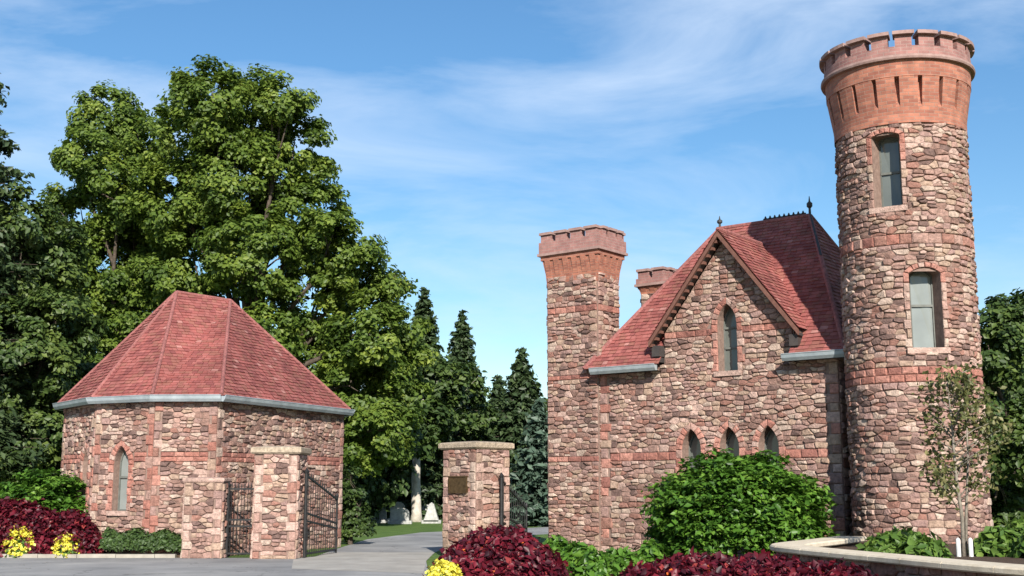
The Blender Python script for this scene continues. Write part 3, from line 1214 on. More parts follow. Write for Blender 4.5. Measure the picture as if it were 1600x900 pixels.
# ---- square turret at the left corner
def square_crown(thing, host, cu, cw_, hu, hw, z0, zf, zc, zt, flare, ribs, ms, nm=4):
    """flared brick neck with corbel ribs, cornice, parapet with merlons over a rectangular shaft centred at (cu, cw_)"""
    def C(a, b, z):
        return H(cu + a, cw_ + b, z)
    lev = [(z0, 0.0), ((z0 + zf) / 2, flare * .25), (zf, flare * .75)]
    mb = MB()
    def ring(z, e, m=mb, close=False):
        return [C(-hu - e, -hw - e, z), C(hu + e, -hw - e, z), C(hu + e, hw + e, z), C(-hu - e, hw + e, z)]
    for (za, ea), (zb, eb) in zip(lev[:-1], lev[1:]):
        A, B = ring(za, ea), ring(zb, eb)
        for i in range(4):
            j = (i + 1) % 4
            L = (A[j] - A[i]).length
            mb.poly([A[i], A[j], B[j], B[i]], 0, [(0, za), (L, za), (L, zb), (0, zb)])
    neck = mb.build('flared_neck', BRICK_OR, host, recalc=False, uvs=True)
    # ribs
    def rib(side, t, wdt):
        pr = [(z0 + (zf - z0) * .40, flare * .22), (z0 + (zf - z0) * .7, flare * .62), (zf, flare * 1.05)]
        m = MB()
        prev = None
        for z, e in pr:
            if side == 0:
                q = [C(t - wdt / 2, -hw - e, z), C(t + wdt / 2, -hw - e, z), C(t + wdt / 2, -hw + .02, z), C(t - wdt / 2, -hw + .02, z)]
            else:
                q = [C(hu + e, t - wdt / 2, z), C(hu + e, t + wdt / 2, z), C(hu - .02, t + wdt / 2, z), C(hu - .02, t - wdt / 2, z)]
            if prev:
                for i in range(4):
                    j = (i + 1) % 4
                    m.poly([prev[i], prev[j], q[j], q[i]], 0, [(i * .2, z), (i * .2 + wdt, z), (i * .2 + wdt, z + .3), (i * .2, z + .3)])
            prev = q
        m.build('corbel_rib', BRICK_OR, neck, uvs=True)
    n0 = ribs
    for i in range(n0):
        rib(0, -hu - flare * .5 + (2 * hu + flare) * (i + .5) / n0, (2 * hu) / n0 * .62)
    n1 = max(2, round(ribs * hw / hu))
    for i in range(n1):
        rib(1, -hw - flare * .5 + (2 * hw + flare) * (i + .5) / n1, (2 * hw) / n1 * .62)
    # cornice + parapet
    def slab(name, e, za, zb, mat):
        m = MB()
        A, B = ring(za, e), ring(zb, e)
        for i in range(4):
            j = (i + 1) % 4
            L = (A[j] - A[i]).length
            m.poly([A[i], A[j], B[j], B[i]], 0, [(0, za), (L, za), (L, zb), (0, zb)])
        m.poly(B); m.poly(list(reversed(A)))
        return m.build(name, mat, host, uvs=True)
    slab('brick_band', flare * 1.05, zf, zf + (zc - zf), BRICK_OR)
    slab('cornice', flare * 1.05 + .07, zc, zc + .07, MERLON_C)
    par = slab('parapet', flare * 1.05 + .035, zc + .07, zt - .26, BRICK_MV)
    e = flare * 1.05 + .035
    for side in range(4):
        L = 2 * (hu if side % 2 == 0 else hw) + 2 * e
        n = max(2, round(L / 0.5))
        pit = L / n
        for i in range(n):
            t = -L / 2 + pit * (i + .5)
            if side in (1, 3) and (i == 0 or i == n - 1) and n > 2:
                pass
            wd = pit * .70
            m = MB(); c_ = MB()
            def at(a, b, z):
                if side == 0: return C(a, -hw - e + b, z)
                if side == 2: return C(a, hw + e - b, z)
                if side == 1: return C(hu + e - b, a, z)
                return C(-hu - e + b, a, z)
            th = .2
            if side in (1, 3):
                lim = hw + e - th - .004
                a0, a1 = max(t - wd / 2, -lim), min(t + wd / 2, lim)
            else:
                a0, a1 = t - wd / 2, t + wd / 2
            if a1 - a0 < .08:
                continue
            def bx(m, a0, a1, b0, b1, za, zb):
                P = [at(a0, b0, za), at(a1, b0, za), at(a1, b1, za), at(a0, b1, za), at(a0, b0, zb), at(a1, b0, zb), at(a1, b1, zb), at(a0, b1, zb)]
                for q in ((4, 5, 6, 7), (0, 1, 5, 4), (1, 2, 6, 5), (2, 3, 7, 6), (3, 0, 4, 7)):
                    m.poly([P[i] for i in q], 0, [(0, za), (a1 - a0, za), (a1 - a0, zb), (0, zb)])
            bx(m, a0, a1, 0, th, zt - .26, zt - .07)
            mo = m.build('merlon', BRICK_MV, par, uvs=True)
            bx(c_, a0 - .03, a1 + .03, -.05, th + .02, zt - .07, zt)
            c_.build('merlon_cap', MERLON_C, mo)


TU0, TU1, TW0, TW1 = -1.63, 0.0, -0.07, 0.95
tz0 = 7.3
tm = MB()
hu, hw = (TU1 - TU0) / 2, (TW1 - TW0) / 2
tcu, tcw = (TU0 + TU1) / 2, (TW0 + TW1) / 2
TFM = lambda u, v, d: H(u, TW0 - d, v)                     # front
TRM = lambda u, v, d: H(TU1 + d, TW0 + u, v)               # right side
TLM = lambda u, v, d: H(TU0 - d, TW1 - u, v)               # left side
panel(tm, [(TU0, -.1), (TU1, -.1), (TU1, tz0), (TU0, tz0)], [], TFM)
panel(tm, [(0, -.1), (TW1 - TW0, -.1), (TW1 - TW0, tz0), (0, tz0)], [], TRM)
panel(tm, [(0, -.1), (TW1 - TW0, -.1), (TW1 - TW0, tz0), (0, tz0)], [], TLM)
panel(tm, [(-TU1, -.1), (-TU0, -.1), (-TU0, tz0), (-TU1, tz0)], [], lambda u, v, d: H(-u, TW1 + d, v))
turret = tm.build('corner_turret', MORTAR, house, recalc=False)
turret['label'] = 'square turret with flared battlement at the gatehouse corner'
DT = TW1 - TW0
for v0, v1 in ((0.0, 2.36), (2.5, 4.5), (4.62, 6.28), (6.45, 7.3)):
    for poly in rubble([(TU0 + .02, v0), (TU1 - .02, v0), (TU1 - .02, v1), (TU0 + .02, v1)], rnd):
        ms.add(poly, TFM, turret, rnd, *allst, weight=1.1)
    for M_ in (TRM, TLM):
        if M_ is TRM and v1 < 4.6:
            lo, hi = v0, v1
            for poly in rubble([(0.02, lo), (0.09, lo), (0.09, hi), (0.02, hi)], rnd):
                ms.add(poly, M_, turret, rnd, *allst, weight=.2)
            continue
        for poly in rubble([(0.02, v0), (DT - .02, v0), (DT - .02, v1), (0.02, v1)], rnd):
            ms.add(poly, M_, turret, rnd, *allst, weight=.6)
for v0, v1 in ((2.36, 2.5), (4.5, 4.62), (6.28, 6.45)):
    band(ms, turret, TFM, TU0 + .01, TU1 - .01, v0, v1, rnd)
    if v0 > 4:
        band(ms, turret, TRM, .01, DT - .01, v0, v1, rnd)
square_crown(house, turret, tcu, tcw, hu, hw, 7.05, 7.76, 7.88, 8.52, 0.12, 6, ms)

# ---- smaller turret chimney on the far side of the roof
cm = MB()
cu_, cw_ = 0.28, 2.62
chu = 0.38
panel(cm, [(-chu, 4.5), (chu, 4.5), (chu, 7.0), (-chu, 7.0)], [], lambda u, v, d: H(cu_ + u, cw_ - chu - d, v))
panel(cm, [(-chu, 4.5), (chu, 4.5), (chu, 7.0), (-chu, 7.0)], [], lambda u, v, d: H(cu_ + chu + d, cw_ + u, v))
panel(cm, [(-chu, 4.5), (chu, 4.5), (chu, 7.0), (-chu, 7.0)], [], lambda u, v, d: H(cu_ - chu - d, cw_ - u, v))
panel(cm, [(-chu, 4.5), (chu, 4.5), (chu, 7.0), (-chu, 7.0)], [], lambda u, v, d: H(cu_ - u, cw_ + chu + d, v))
chim = cm.build('chimney', MORTAR, house, recalc=False)
chim['label'] = 'small battlemented chimney rising behind the roof'
for M_ in (lambda u, v, d: H(cu_ + u, cw_ - chu - d, v), lambda u, v, d: H(cu_ + chu + d, cw_ + u, v), lambda u, v, d: H(cu_ - chu - d, cw_ - u, v)):
    for poly in rubble([(-chu + .02, 5.2), (chu - .02, 5.2), (chu - .02, 7.0), (-chu + .02, 7.0)], rnd):
        ms.add(poly, M_, chim, rnd, *allst, weight=.4)
square_crown(house, chim, cu_, cw_, chu, chu, 6.98, 7.14, 7.2, 7.68, 0.06, 3, ms)
ms.build(house)

# ================================================================== ROUND TOWER
TC = Vector((8.75, 26.5, 0)); TR = 1.38
TH0 = math.atan2(-26.5, -8.75)


def CM(u, v, d):
    th = TH0 + u / TR
    return TC + Vector((math.cos(th) * (TR + d), math.sin(th) * (TR + d), v))


tower = empty('round_tower', TC, 'tall round rubble stone tower with orange flared battlement', 'tower')
rnd = random.Random(23)
ms = Masonry(300)
tw1 = segmental(-0.31, 7.60, 9.22, 0.58, 0.07)
tw2 = segmental(0.35, 4.55, 6.24, 0.64, 0.12)
tdoor = segmental(-1.75, 0.55, 2.9, 0.75, 0.15)
CIRC = math.pi * TR
ubr = sorted(set([-CIRC + 2 * CIRC * i / 72 for i in range(73)]))
rects = [(-0.31 - .29, -0.31 + .29, 7.60, 9.18), (0.03, 0.67, 4.55, 6.16)]
for r_ in rects:
    ubr = [x for x in ubr if min(abs(x - r_[0]), abs(x - r_[1])) > .03] + [r_[0], r_[1]]
ubr.sort()
vbr = [0 - .1, 2, 4.55, 6.16, 7.60, 9.18, 9.5]
tb = MB()
for i in range(len(ubr) - 1):
    for j in range(len(vbr) - 1):
        um, vm = (ubr[i] + ubr[i + 1]) / 2, (vbr[j] + vbr[j + 1]) / 2
        if any(a < um < b and c < vm < d for a, b, c, d in rects):
            continue
        tb.poly([CM(ubr[i], vbr[j], 0), CM(ubr[i + 1], vbr[j], 0), CM(ubr[i + 1], vbr[j + 1], 0), CM(ubr[i], vbr[j + 1], 0)])
for o_ in (tw1, tw2):
    for k in range(len(o_)):
        a, b = o_[k], o_[(k + 1) % len(o_)]
        tb.poly([CM(*a, .02), CM(*b, .02), CM(*b, -.37), CM(*a, -.37)])
shaft = tb.build('shaft', MORTAR, tower, recalc=False)
holes = [grow(tw1, .1), grow(tw2, .1)]
UV = 3.0
for v0, v1 in ((0.0, 3.84), (4.16, 6.76), (6.98, 9.44)):
    for poly in rubble([(-UV, v0), (UV, v0), (UV, v1), (-UV, v1)], rnd, holes=holes):
        c = cen(poly)
        ms.add(poly, CM, shaft, rnd, *allst, weight=max(.05, math.cos(min(1.57, abs(c[0] / TR)))))
for v0, v1 in ((3.84, 4.0), (4.0, 4.16)):
    band(ms, shaft, CM, -UV, UV, v0, v1, rnd, w=.3)
band(ms, shaft, CM, -UV, UV, 6.76, 6.98, rnd, mats=RED + [STONE[0], STONE[3]], w=.3)
ms.build(tower)
window(tower, tw1, CM, rnd, PANE, depth=.36, sw=.12, rails=(.5,), jamb=[STONE[7], STONE[0], STONE[6], STONE[2]], head=[RED[1], RED[0]])
window(tower, tw2, CM, rnd, PANE_L, depth=.36, sw=.12, rails=(.55,), jamb=[STONE[7], STONE[0], STONE[6], STONE[2]], head=[RED[1], STONE[7]])


def revolve(name, prof, mat, parent, n=96, uvs=True, closed=False):
    m = MB()
    for k in range(len(prof) - 1):
        (z0, d0), (z1, d1) = prof[k], prof[k + 1]
        for i in range(n):
            a, b = -CIRC + 2 * CIRC * i / n, -CIRC + 2 * CIRC * (i + 1) / n
            m.poly([CM(a, z0, d0), CM(b, z0, d0), CM(b, z1, d1), CM(a, z1, d1)], 0, [(a, z0), (b, z0), (b, z1 + abs(d1 - d0)), (a, z1 + abs(d1 - d0))])
    return m.build(name, mat, parent, recalc=False, uvs=uvs)


neck = revolve('flared_neck', [(9.40, 0.05), (9.44, .05), (9.6, 0.05), (9.76, .068), (9.88, .01), (10.42, .005)], BRICK_OR, tower)
NR = 20
for i in range(NR):
    pit = 2 * CIRC / NR
    uc = -CIRC + pit * (i + .5)
    hw_ = pit * .5 * .80
    m = MB()
    prof = [(9.56, .03), (9.66, .055), (9.9, .095), (10.2, .145), (10.43, .185)]
    prev = None
    for z, d in prof:
        ring = [CM(uc - hw_, z, d), CM(uc, z, d), CM(uc + hw_, z, d), CM(uc + hw_, z, -.02), CM(uc - hw_, z, -.02)]
        uvr = [uc - hw_, uc, uc + hw_, uc + hw_ + .15, uc - hw_ - .15]
        if prev:
            pr_, pz = prev
            for k in range(5):
                j = (k + 1) % 5
                m.poly([pr_[k], pr_[j], ring[j], ring[k]], 0, [(uvr[k], pz), (uvr[j], pz), (uvr[j], z), (uvr[k], z)])
        prev = (ring, z)
    m.build('corbel_rib', BRICK_OR, neck, uvs=True, recalc=False)
revolve('brick_band', [(10.36, .0), (10.40, .187), (10.56, .192), (10.76, .20)], BRICK_OR, tower)
revolve('cornice', [(10.755, .15), (10.76, .285), (10.80, .30), (10.85, .29), (10.855, .15)], MERLON_C, tower)
par = revolve('parapet', [(10.85, .215), (11.06, .215), (11.06, -.04), (10.5, -.04)], BRICK_MV, tower)
dk = MB(); dk.mesh([CM(-CIRC + 2 * CIRC * i / 48, 10.6, -.03) for i in range(48)], [tuple(range(48))])
dk.build('roof_deck', GUTTER, tower, recalc=False)
NM = 20
for i in range(NM):
    pit = 2 * CIRC / NM
    uc = -CIRC + pit * (i + .35)
    hw_ = pit * .5 * .70
    def seg(m, u0, u1, d0, d1, z0, z1, n=3):
        for k in range(n):
            a, b = u0 + (u1 - u0) * k / n, u0 + (u1 - u0) * (k + 1) / n
            m.poly([CM(a, z0, d1), CM(b, z0, d1), CM(b, z1, d1), CM(a, z1, d1)], 0, [(a, z0), (b, z0), (b, z1), (a, z1)])
            m.poly([CM(b, z0, d0), CM(a, z0, d0), CM(a, z1, d0), CM(b, z1, d0)], 0, [(a, z0), (b, z0), (b, z1), (a, z1)])
            m.poly([CM(a, z1, d1), CM(b, z1, d1), CM(b, z1, d0), CM(a, z1, d0)], 0, [(a, 0), (b, 0), (b, .2), (a, .2)])
            m.poly([CM(b, z0, d1), CM(a, z0, d1), CM(a, z0, d0), CM(b, z0, d0)], 0, [(a, 0), (b, 0), (b, .2), (a, .2)])
        for u, s_ in ((u0, 1), (u1, -1)):
            q = [CM(u, z0, d0), CM(u, z0, d1), CM(u, z1, d1), CM(u, z1, d0)]
            m.poly(q if s_ > 0 else q[::-1], 0, [(0, z0), (.2, z0), (.2, z1), (0, z1)])
    m = MB(); seg(m, uc - hw_, uc + hw_, -.03, .21, 11.064, 11.30)
    mo = m.build('merlon', BRICK_MV, par, uvs=True, recalc=False)
    m = MB(); seg(m, uc - hw_ - .035, uc + hw_ + .035, -.07, .31, 11.304, 11.38)
    m.build('merlon_cap', MERLON_C, mo, recalc=False)

# ================================================================== PAVILION
PV = [(-12.35, 33.7), (-10.75, 31.6), (-9.0, 30.75), (-7.4, 30.7), (-5.0, 36.2), (-7.0, 40.4), (-11.8, 39.0)]
PE = 3.96
pav = empty('pavilion', (-8.9, 34.6, 0), 'low polygonal rubble stone pavilion with steep red hipped roof', 'building')
rnd = random.Random(31)
ms = Masonry(300)
pw = MB()
frames = []
for i in range(len(PV)):
    a, b = PV[i], PV[(i + 1) % len(PV)]
    M_, L_ = wall_frame(a, b)
    frames.append((M_, L_))
pwins = {0: [lancet(2.02, 1.15, 2.72, .46)], 1: [lancet(0.93, 1.12, 2.74, .50)]}
for i, (M_, L_) in enumerate(frames):
    panel(pw, [(0, -.1), (L_, -.1), (L_, PE), (0, PE)], pwins.get(i, []), M_, 0, .28)
pwall = pw.build('wall', MORTAR, pav, recalc=False)
for i in (0, 1, 2, 3):
    M_, L_ = frames[i]
    hs = [grow(h, .12) for h in pwins.get(i, [])]
    q0 = .0 if i != 2 else .0
    for v0, v1 in ((0.0, 2.34), (2.58, PE - .02)):
        for poly in rubble([(.2, v0), (L_ - .2, v0), (L_ - .2, v1), (.2, v1)], rnd, holes=hs):
            ms.add(poly, M_, pwall, rnd, *allst, weight=(.7, 1.1, 1.1, .9)[i])
    gaps = [(cen(h)[0] - .42, cen(h)[0] + .42) for h in pwins.get(i, [])]
    us = [.2]
    for a, b in gaps:
        us += [a, b]
    us.append(L_ - .2)
    for k in range(0, len(us), 2):
        if us[k + 1] - us[k] > .08:
            band(ms, pwall, M_, us[k], us[k + 1], 2.34, 2.46, rnd)
            band(ms, pwall, M_, us[k], us[k + 1], 2.46, 2.58, rnd)
    mix = STONE + RED
    red_w = [2, 1, 0, 3, 0, 1, 1, 2, 6, 5, 3]
    pale_w = [3, 2, 2, 2, 1, 3, 3, 3, 1, 1, 0]
    quoins(ms, pwall, M_, 0, 1, 0, PE - .02, rnd, mix, red_w if i in (2,) else pale_w, w=.2)
    quoins(ms, pwall, M_, L_, -1, 0, PE - .02, rnd, mix, red_w if i in (1,) else pale_w, w=.2)
    for h in pwins.get(i, []):
        window(pav, h, M_, rnd, PANE_L if i else PANE, depth=.24, sw=.16, rails=(.52,))
ms.build(pav)


def offset_poly(P, g_):
    n = len(P)
    out = []
    for i in range(n):
        a, b, c = P[i - 1], P[i], P[(i + 1) % n]
        def ln(p, q):
            t = Vector((q[0] - p[0], q[1] - p[1])).normalized()
            nn = Vector((t.y, -t.x))
            return nn, nn.dot(Vector(p)) + g_
        n1, d1 = ln(a, b); n2, d2 = ln(b, c)
        det = n1.x * n2.y - n1.y * n2.x
        out.append(((d1 * n2.y - d2 * n1.y) / det, (n1.x * d2 - n2.x * d1) / det))
    return out


EP = offset_poly(PV, .17)
ez = PE + .02
E3 = [Vector((p[0], p[1], ez)) for p in EP]
R1, R2 = Vector((-9.50, 34.0, 7.16)), Vector((-8.17, 34.85, 7.05))
faces = [[E3[0], E3[1], R1], [E3[1], E3[2], R1], [E3[2], E3[3], R2], [E3[2], R2, R1], [E3[3], E3[4], R2], [E3[4], E3[5], R2], [E3[5], E3[6], R1], [E3[5], R1, R2], [E3[6], E3[0], R1]]
rs = MB()
for f in faces:
    rs.mesh(f, [(0, 1, 2)])
proof = rs.build('roof', SHEET, pav, recalc=False)
sh = MB()
for k in (0, 1, 2, 4, 5, 8):
    shingles(sh, faces[k], rnd)
# middle face upper triangle: courses run on from the lower one
f2 = faces[3]
hdir = (E3[3] - E3[2])
f2n = (f2[1] - f2[0]).cross(f2[2] - f2[0]).normalized()
lev = f2n.cross(Vector((0, 0, 1))).normalized()
if lev.dot(hdir) < 0:
    lev = -lev
# level line through the low corner of this triangle gives the course direction
shingles(sh, [f2[0], f2[0] + lev * 0.002, f2[1], f2[2]], rnd)
so = sh.build('shingles', SHINGLE, proof, recalc=False); so['kind'] = 'stuff'
for a, b in ((E3[1], R1), (E3[2], R1), (E3[3], R2), (E3[4], R2), (R1, R2), (E3[0], R1)):
    ridge_cap(proof, a, b, 'hip_cap', .05)
for i in (0, 1, 2, 3, 4, 6):
    gutter(pav, E3[i], E3[(i + 1) % 7], .15)


# ================================================================== GATE PIERS
def pier(name, label, cx, cy, hx, hy, rot, h, cap_h, seed, over=.10, cap_mat=CAPST, plinth=True):
    rnd = random.Random(seed)
    t = empty(name, (cx, cy, 0), label, 'gate pier')
    c, s = math.cos(rot), math.sin(rot)
    X, Y = Vector((c, s, 0)), Vector((-s, c, 0))
    O = Vector((cx, cy, 0))
    m = MB()
    ms_ = Masonry(300)
    sides = [(O - X * hx - Y * hy, X, -Y, 2 * hx), (O + X * hx - Y * hy, Y, X, 2 * hy), (O + X * hx + Y * hy, -X, Y, 2 * hx), (O - X * hx + Y * hy, -Y, -X, 2 * hy)]
    maps = []
    for o, tt, n, L in sides:
        M_ = planar(o, tt, n)
        maps.append((M_, L))
        panel(m, [(0, -.1), (L, -.1), (L, h), (0, h)], [], M_)
    shaft = m.build('shaft', MORTAR, t, recalc=False)
    for k, (M_, L) in enumerate(maps):
        if k == 2:
            continue
        quoins(ms_, shaft, M_, 0, 1, 0, h - .005, rnd, STONE, [3, 2, 3, 1, 0, 2, 3, 6], w=.22, h=.22)
        quoins(ms_, shaft, M_, L, -1, 0, h - .005, rnd, STONE, [3, 2, 3, 1, 0, 2, 3, 6], w=.22, h=.22)
        for poly in rubble([(.2, 0), (L - .2, 0), (L - .2, h), (.2, h)], rnd):
            ms_.add(poly, M_, shaft, rnd, *allst)
    ms_.build(t)
    cp = MB()
    def ring(e, z):
        return [O - X * (hx + e) - Y * (hy + e) + Vector((0, 0, z)), O + X * (hx + e) - Y * (hy + e) + Vector((0, 0, z)),
                O + X * (hx + e) + Y * (hy + e) + Vector((0, 0, z)), O - X * (hx + e) + Y * (hy + e) + Vector((0, 0, z))]
    R_ = [ring(over * .55, h), ring(over, h + .04), ring(over, h + cap_h * .75), ring(over - .04, h + cap_h * .85), ring(over - .3, h + cap_h)]
    for a, b in zip(R_[:-1], R_[1:]):
        for i in range(4):
            j = (i + 1) % 4
            cp.poly([a[i], a[j], b[j], b[i]])
    cp.poly(R_[-1]); cp.poly(R_[0][::-1])
    cp.build('cap', cap_mat, t)
    return t, maps


gp1, gmaps = pier('gate_pier', 'square stone gate pier with bronze plaque and tan cap stone', -0.90, 31.03, .58, .58, R(-44), 2.64, .20, 41)
M_, L_ = gmaps[0]
# the plaque on its left front face
pq = MB()
a0, a1, b0, b1 = .26, .90, 1.56, 1.98
for d0, d1, g_ in ((0.0, .075, 0), ):
    P = [(a0, b0), (a1, b0), (a1, b1), (a0, b1)]
    pq.mesh([M_(*q, d0) for q in P] + [M_(*q, d1) for q in P], [(4, 5, 6, 7), (0, 1, 5, 4), (1, 2, 6, 5), (2, 3, 7, 6), (3, 0, 4, 7)])
plq = pq.build('plaque', BRONZE, gp1)
plq['label'] = 'dark bronze plaque'
pf = MB()
for (x0, y0, x1, y1) in ((a0, b0, a1, b0 + .03), (a0, b1 - .03, a1, b1), (a0, b0 + .03, a0 + .03, b1 - .03), (a1 - .03, b0 + .03, a1, b1 - .03)):
    P = [(x0, y0), (x1, y0), (x1, y1), (x0, y1)]
    pf.mesh([M_(*q, .07) for q in P] + [M_(*q, .092) for q in P], [(4, 5, 6, 7), (0, 1, 5, 4), (1, 2, 6, 5), (2, 3, 7, 6), (3, 0, 4, 7)])
pf.build('plaque_rim', BRONZE, plq)

gp2, _ = pier('gate_pier', 'stone gate pier standing before the pavilion wall', -5.70, 30.36, .52, .50, R(-3), 2.50, .20, 43)
gp3, _ = pier('low_gate_pier', 'low stone pier against the pavilion corner beside the footgate', -7.52, 30.42, .47, .30, R(-3), 1.82, .13, 47, over=.05, cap_mat=STONE[7])


# ---- iron gates
def gate(name, label, a, b, h0, h1, bars, zb=.1):
    t = empty(name, (a[0], a[1], 0), label, 'gate')
    A, B = Vector((a[0], a[1], 0)), Vector((b[0], b[1], 0))
    d = (B - A)
    n = Vector((d.y, -d.x, 0)).normalized() * .02
    def top(f):
        return h0 + (h1 - h0) * f
    for f, r_ in ((0, .045), (1, .03)):
        m = MB(); p = A + d * f
        m.tube([p + Vector((0, 0, 0.02)), p + Vector((0, 0, top(f)))], r_, 8)
        m.tube([p + Vector((0, 0, top(f))), p + Vector((0, 0, top(f) + .04)), p + Vector((0, 0, top(f) + .12))], [r_ * 1.3, r_ * 1.5, .005], 8)
        m.build('gate_stile', IRON, t)
    for fr in (0.0, .42, .52, 1.0):
        m = MB()
        z0 = zb + (top(0) - .06 - zb) * fr; z1 = zb + (top(1) - .06 - zb) * fr
        m.box(A + Vector((0, 0, z0 - .02)) - n, d + Vector((0, 0, z1 - z0)), n * 2, (0, 0, .045))
        m.build('gate_rail', IRON, t)
    for i in range(1, bars):
        f = i / bars
        m = MB(); p = A + d * f
        m.tube([p + Vector((0, 0, zb)), p + Vector((0, 0, top(f) - .06)), p + Vector((0, 0, top(f) + .02)), p + Vector((0, 0, top(f) + .10))], [.009, .009, .016, .003], 5)
        m.build('gate_bar', IRON, t)
    return t


gate('iron_gate', 'open black iron gate leaf folded back from the pier before the pavilion', (-5.06, 30.30), (-4.62, 32.6), 2.05, 1.45, 14)
gate('iron_gate', 'black iron gate leaf beside the pier with the plaque', (-0.26, 30.62), (0.38, 32.6), 1.95, 1.2, 13)
gate('iron_footgate', 'narrow black iron footgate between the low pier and the taller pier', (-7.0, 30.45), (-6.28, 30.45), 1.72, 1.72, 9)

# ================================================================== PLANTER WALL
ctrl = [Vector(p) for p in ((6.95, 25.35, 0), (5.9, 23.55, 0), (5.0, 22.05, 0), (4.72, 21.2, 0), (4.82, 20.3, 0), (5.15, 18.9, 0), (5.5, 17.7, 0), (5.82, 16.4, 0), (6.24, 15.2, 0), (6.9, 14.0, 0), (7.8, 13.0, 0), (9.2, 12.2, 0))]


def spline(P, n):
    out = []
    for i in range(len(P) - 1):
        p0, p1, p2, p3 = P[max(0, i - 1)], P[i], P[i + 1], P[min(len(P) - 1, i + 2)]
        for k in range(n):
            t = k / n
            out.append(.5 * ((2 * p1) + (-p0 + p2) * t + (2 * p0 - 5 * p1 + 4 * p2 - p3) * t * t + (-p0 + 3 * p1 - 3 * p2 + p3) * t ** 3))
    return out + [P[-1]]


path = spline(ctrl, 6)
planter = empty('planter_wall', (5.0, 20, 0), 'curved low planter wall with smooth tan coping before the round tower', 'wall')
nrm = []
for i, p in enumerate(path):
    t = (path[min(len(path) - 1, i + 1)] - path[max(0, i - 1)]).normalized()
    nrm.append(Vector((t.y, -t.x, 0)))          # outward: towards the drive
pm = MB()
for i in range(len(path) - 1):
    a, b, na, nb = path[i], path[i + 1], nrm[i], nrm[i + 1]
    for s0 in (1, -1):
        q = [a + na * .13 * s0, b + nb * .13 * s0, b + nb * .13 * s0 + Vector((0, 0, .62)), a + na * .13 * s0 + Vector((0, 0, .62))]
        pm.poly(q if s0 > 0 else q[::-1])
pcore = pm.build('wall_core', MORTAR, planter, recalc=False)
acc = [0]
for i in range(len(path) - 1):
    acc.append(acc[-1] + (path[i + 1] - path[i]).length)


def along(s_):
    s_ = max(0, min(acc[-1], s_))
    for i in range(len(acc) - 1):
        if acc[i + 1] >= s_:
            f = (s_ - acc[i]) / (acc[i + 1] - acc[i])
            return path[i].lerp(path[i + 1], f), nrm[i].lerp(nrm[i + 1], f).normalized()
    return path[-1], nrm[-1]


def PMAP(sg):
    def f(u, v, d):
        p, n = along(u)
        return p + n * (.13 + d) * sg + Vector((0, 0, v))
    return f


rnd = random.Random(53)
ms = Masonry(300)
for poly in rubble([(0.02, 0), (acc[-1] - .02, 0), (acc[-1] - .02, .61), (.02, .61)], rnd):
    ms.add(poly, PMAP(1), pcore, rnd, *allst)
ms.build(planter)
s_ = 0.0
while s_ < acc[-1] - .05:
    l = min(rnd.uniform(.8, 1.1), acc[-1] - s_)
    m = MB()
    k = 5
    prof = [(-.28, .60), (.28, .60), (.30, .62), (.30, .675), (.275, .70), (-.275, .70), (-.30, .675), (-.30, .62)]
    prev = None
    for i in range(k + 1):
        p, n = along(s_ + .006 + (l - .012) * i / k)
        ring = [p + n * x + Vector((0, 0, z)) for x, z in prof]
        if prev:
            for j in range(8):
                m.poly([prev[j], prev[(j + 1) % 8], ring[(j + 1) % 8], ring[j]])
        else:
            m.poly(ring)
        prev = ring
    m.poly(prev)
    m.build('coping_stone', COPING, planter)
    s_ += l
soil = [(p.x - n.x * .1, p.y - n.y * .1) for p, n in zip(path, nrm)] + [(14, 12.4), (14, 30), (9.5, 28.6), (7.75, 27.1)]
sheet('planter_soil', soil, .56, MULCH, thick=.56, label='raised dark soil bed inside the planter wall')

# ================================================================== SHRUBS AND BEDS
def bush(name, label, x, y, rx, ry, h, mat, seed, n=9000, leaf=.10, cat='bush', z0=0.0, group=None, flat=.7):
    rg = np.random.default_rng(seed); rnd = random.Random(seed)
    t = empty(name, (x, y, z0), label, cat, group)
    m = MB()
    for i in range(9):
        a = i * .7 + rnd.random()
        e = Vector((x + math.cos(a) * rx * .6, y + math.sin(a) * ry * .6, z0 + h * rnd.uniform(.45, .75)))
        b = Vector((x + math.cos(a) * .12, y + math.sin(a) * .12, z0 - .05))
        m.tube([b, b.lerp(e, .5) + Vector((0, 0, .1)), e], [.03, .02, .008], 5)
    m.build('stems', BARK, t)
    # horizontal sprays over an egg-shaped shell
    ns = n // 26
    d = sphere_dirs(rg, ns); d[:, 2] = np.abs(d[:, 2]) * 1.4 - .72
    d /= np.linalg.norm(d, axis=1, keepdims=True)
    rad = 1 - .36 * rg.random(ns) ** 1.3 + rg.normal(size=ns) * .05
    ph = rg.random(6) * 6.28
    aa, bb = np.arctan2(d[:, 1], d[:, 0]), np.arcsin(np.clip(d[:, 2], -1, 1))
    rad = rad * (1 + .035 * np.sin(3 * aa + ph[0]) + .03 * np.sin(5 * aa + 4 * bb + ph[1]) + .035 * np.sin(7 * bb + 2 * aa + ph[2]) + .02 * np.sin(11 * aa + ph[3]))
    c = np.array([x, y, z0 + h * .46]) + d * rad[:, None] * np.array([rx, ry, h * .54])
    c[:, 2] = np.maximum(c[:, 2], z0 + .08)
    idx = np.repeat(np.arange(ns), 26)
    mth = len(idx)
    o = rg.normal(size=(mth, 3)) * np.array([.13, .13, .045]) * (rx / 1.9 * .6 + .4)
    pos = c[idx] + o
    nr = d[idx] * .35 + np.array([0, 0, .85]) + rg.normal(size=(mth, 3)) * .38
    tint = .45 + .2 * rg.normal(size=ns)[idx] + .13 * rg.normal(size=mth)
    leaf_mesh('foliage', pos, nr, leaf * rg.uniform(.5, 1.35, mth), mat, tint, t, aspect=1.7, seed=seed)
    return t


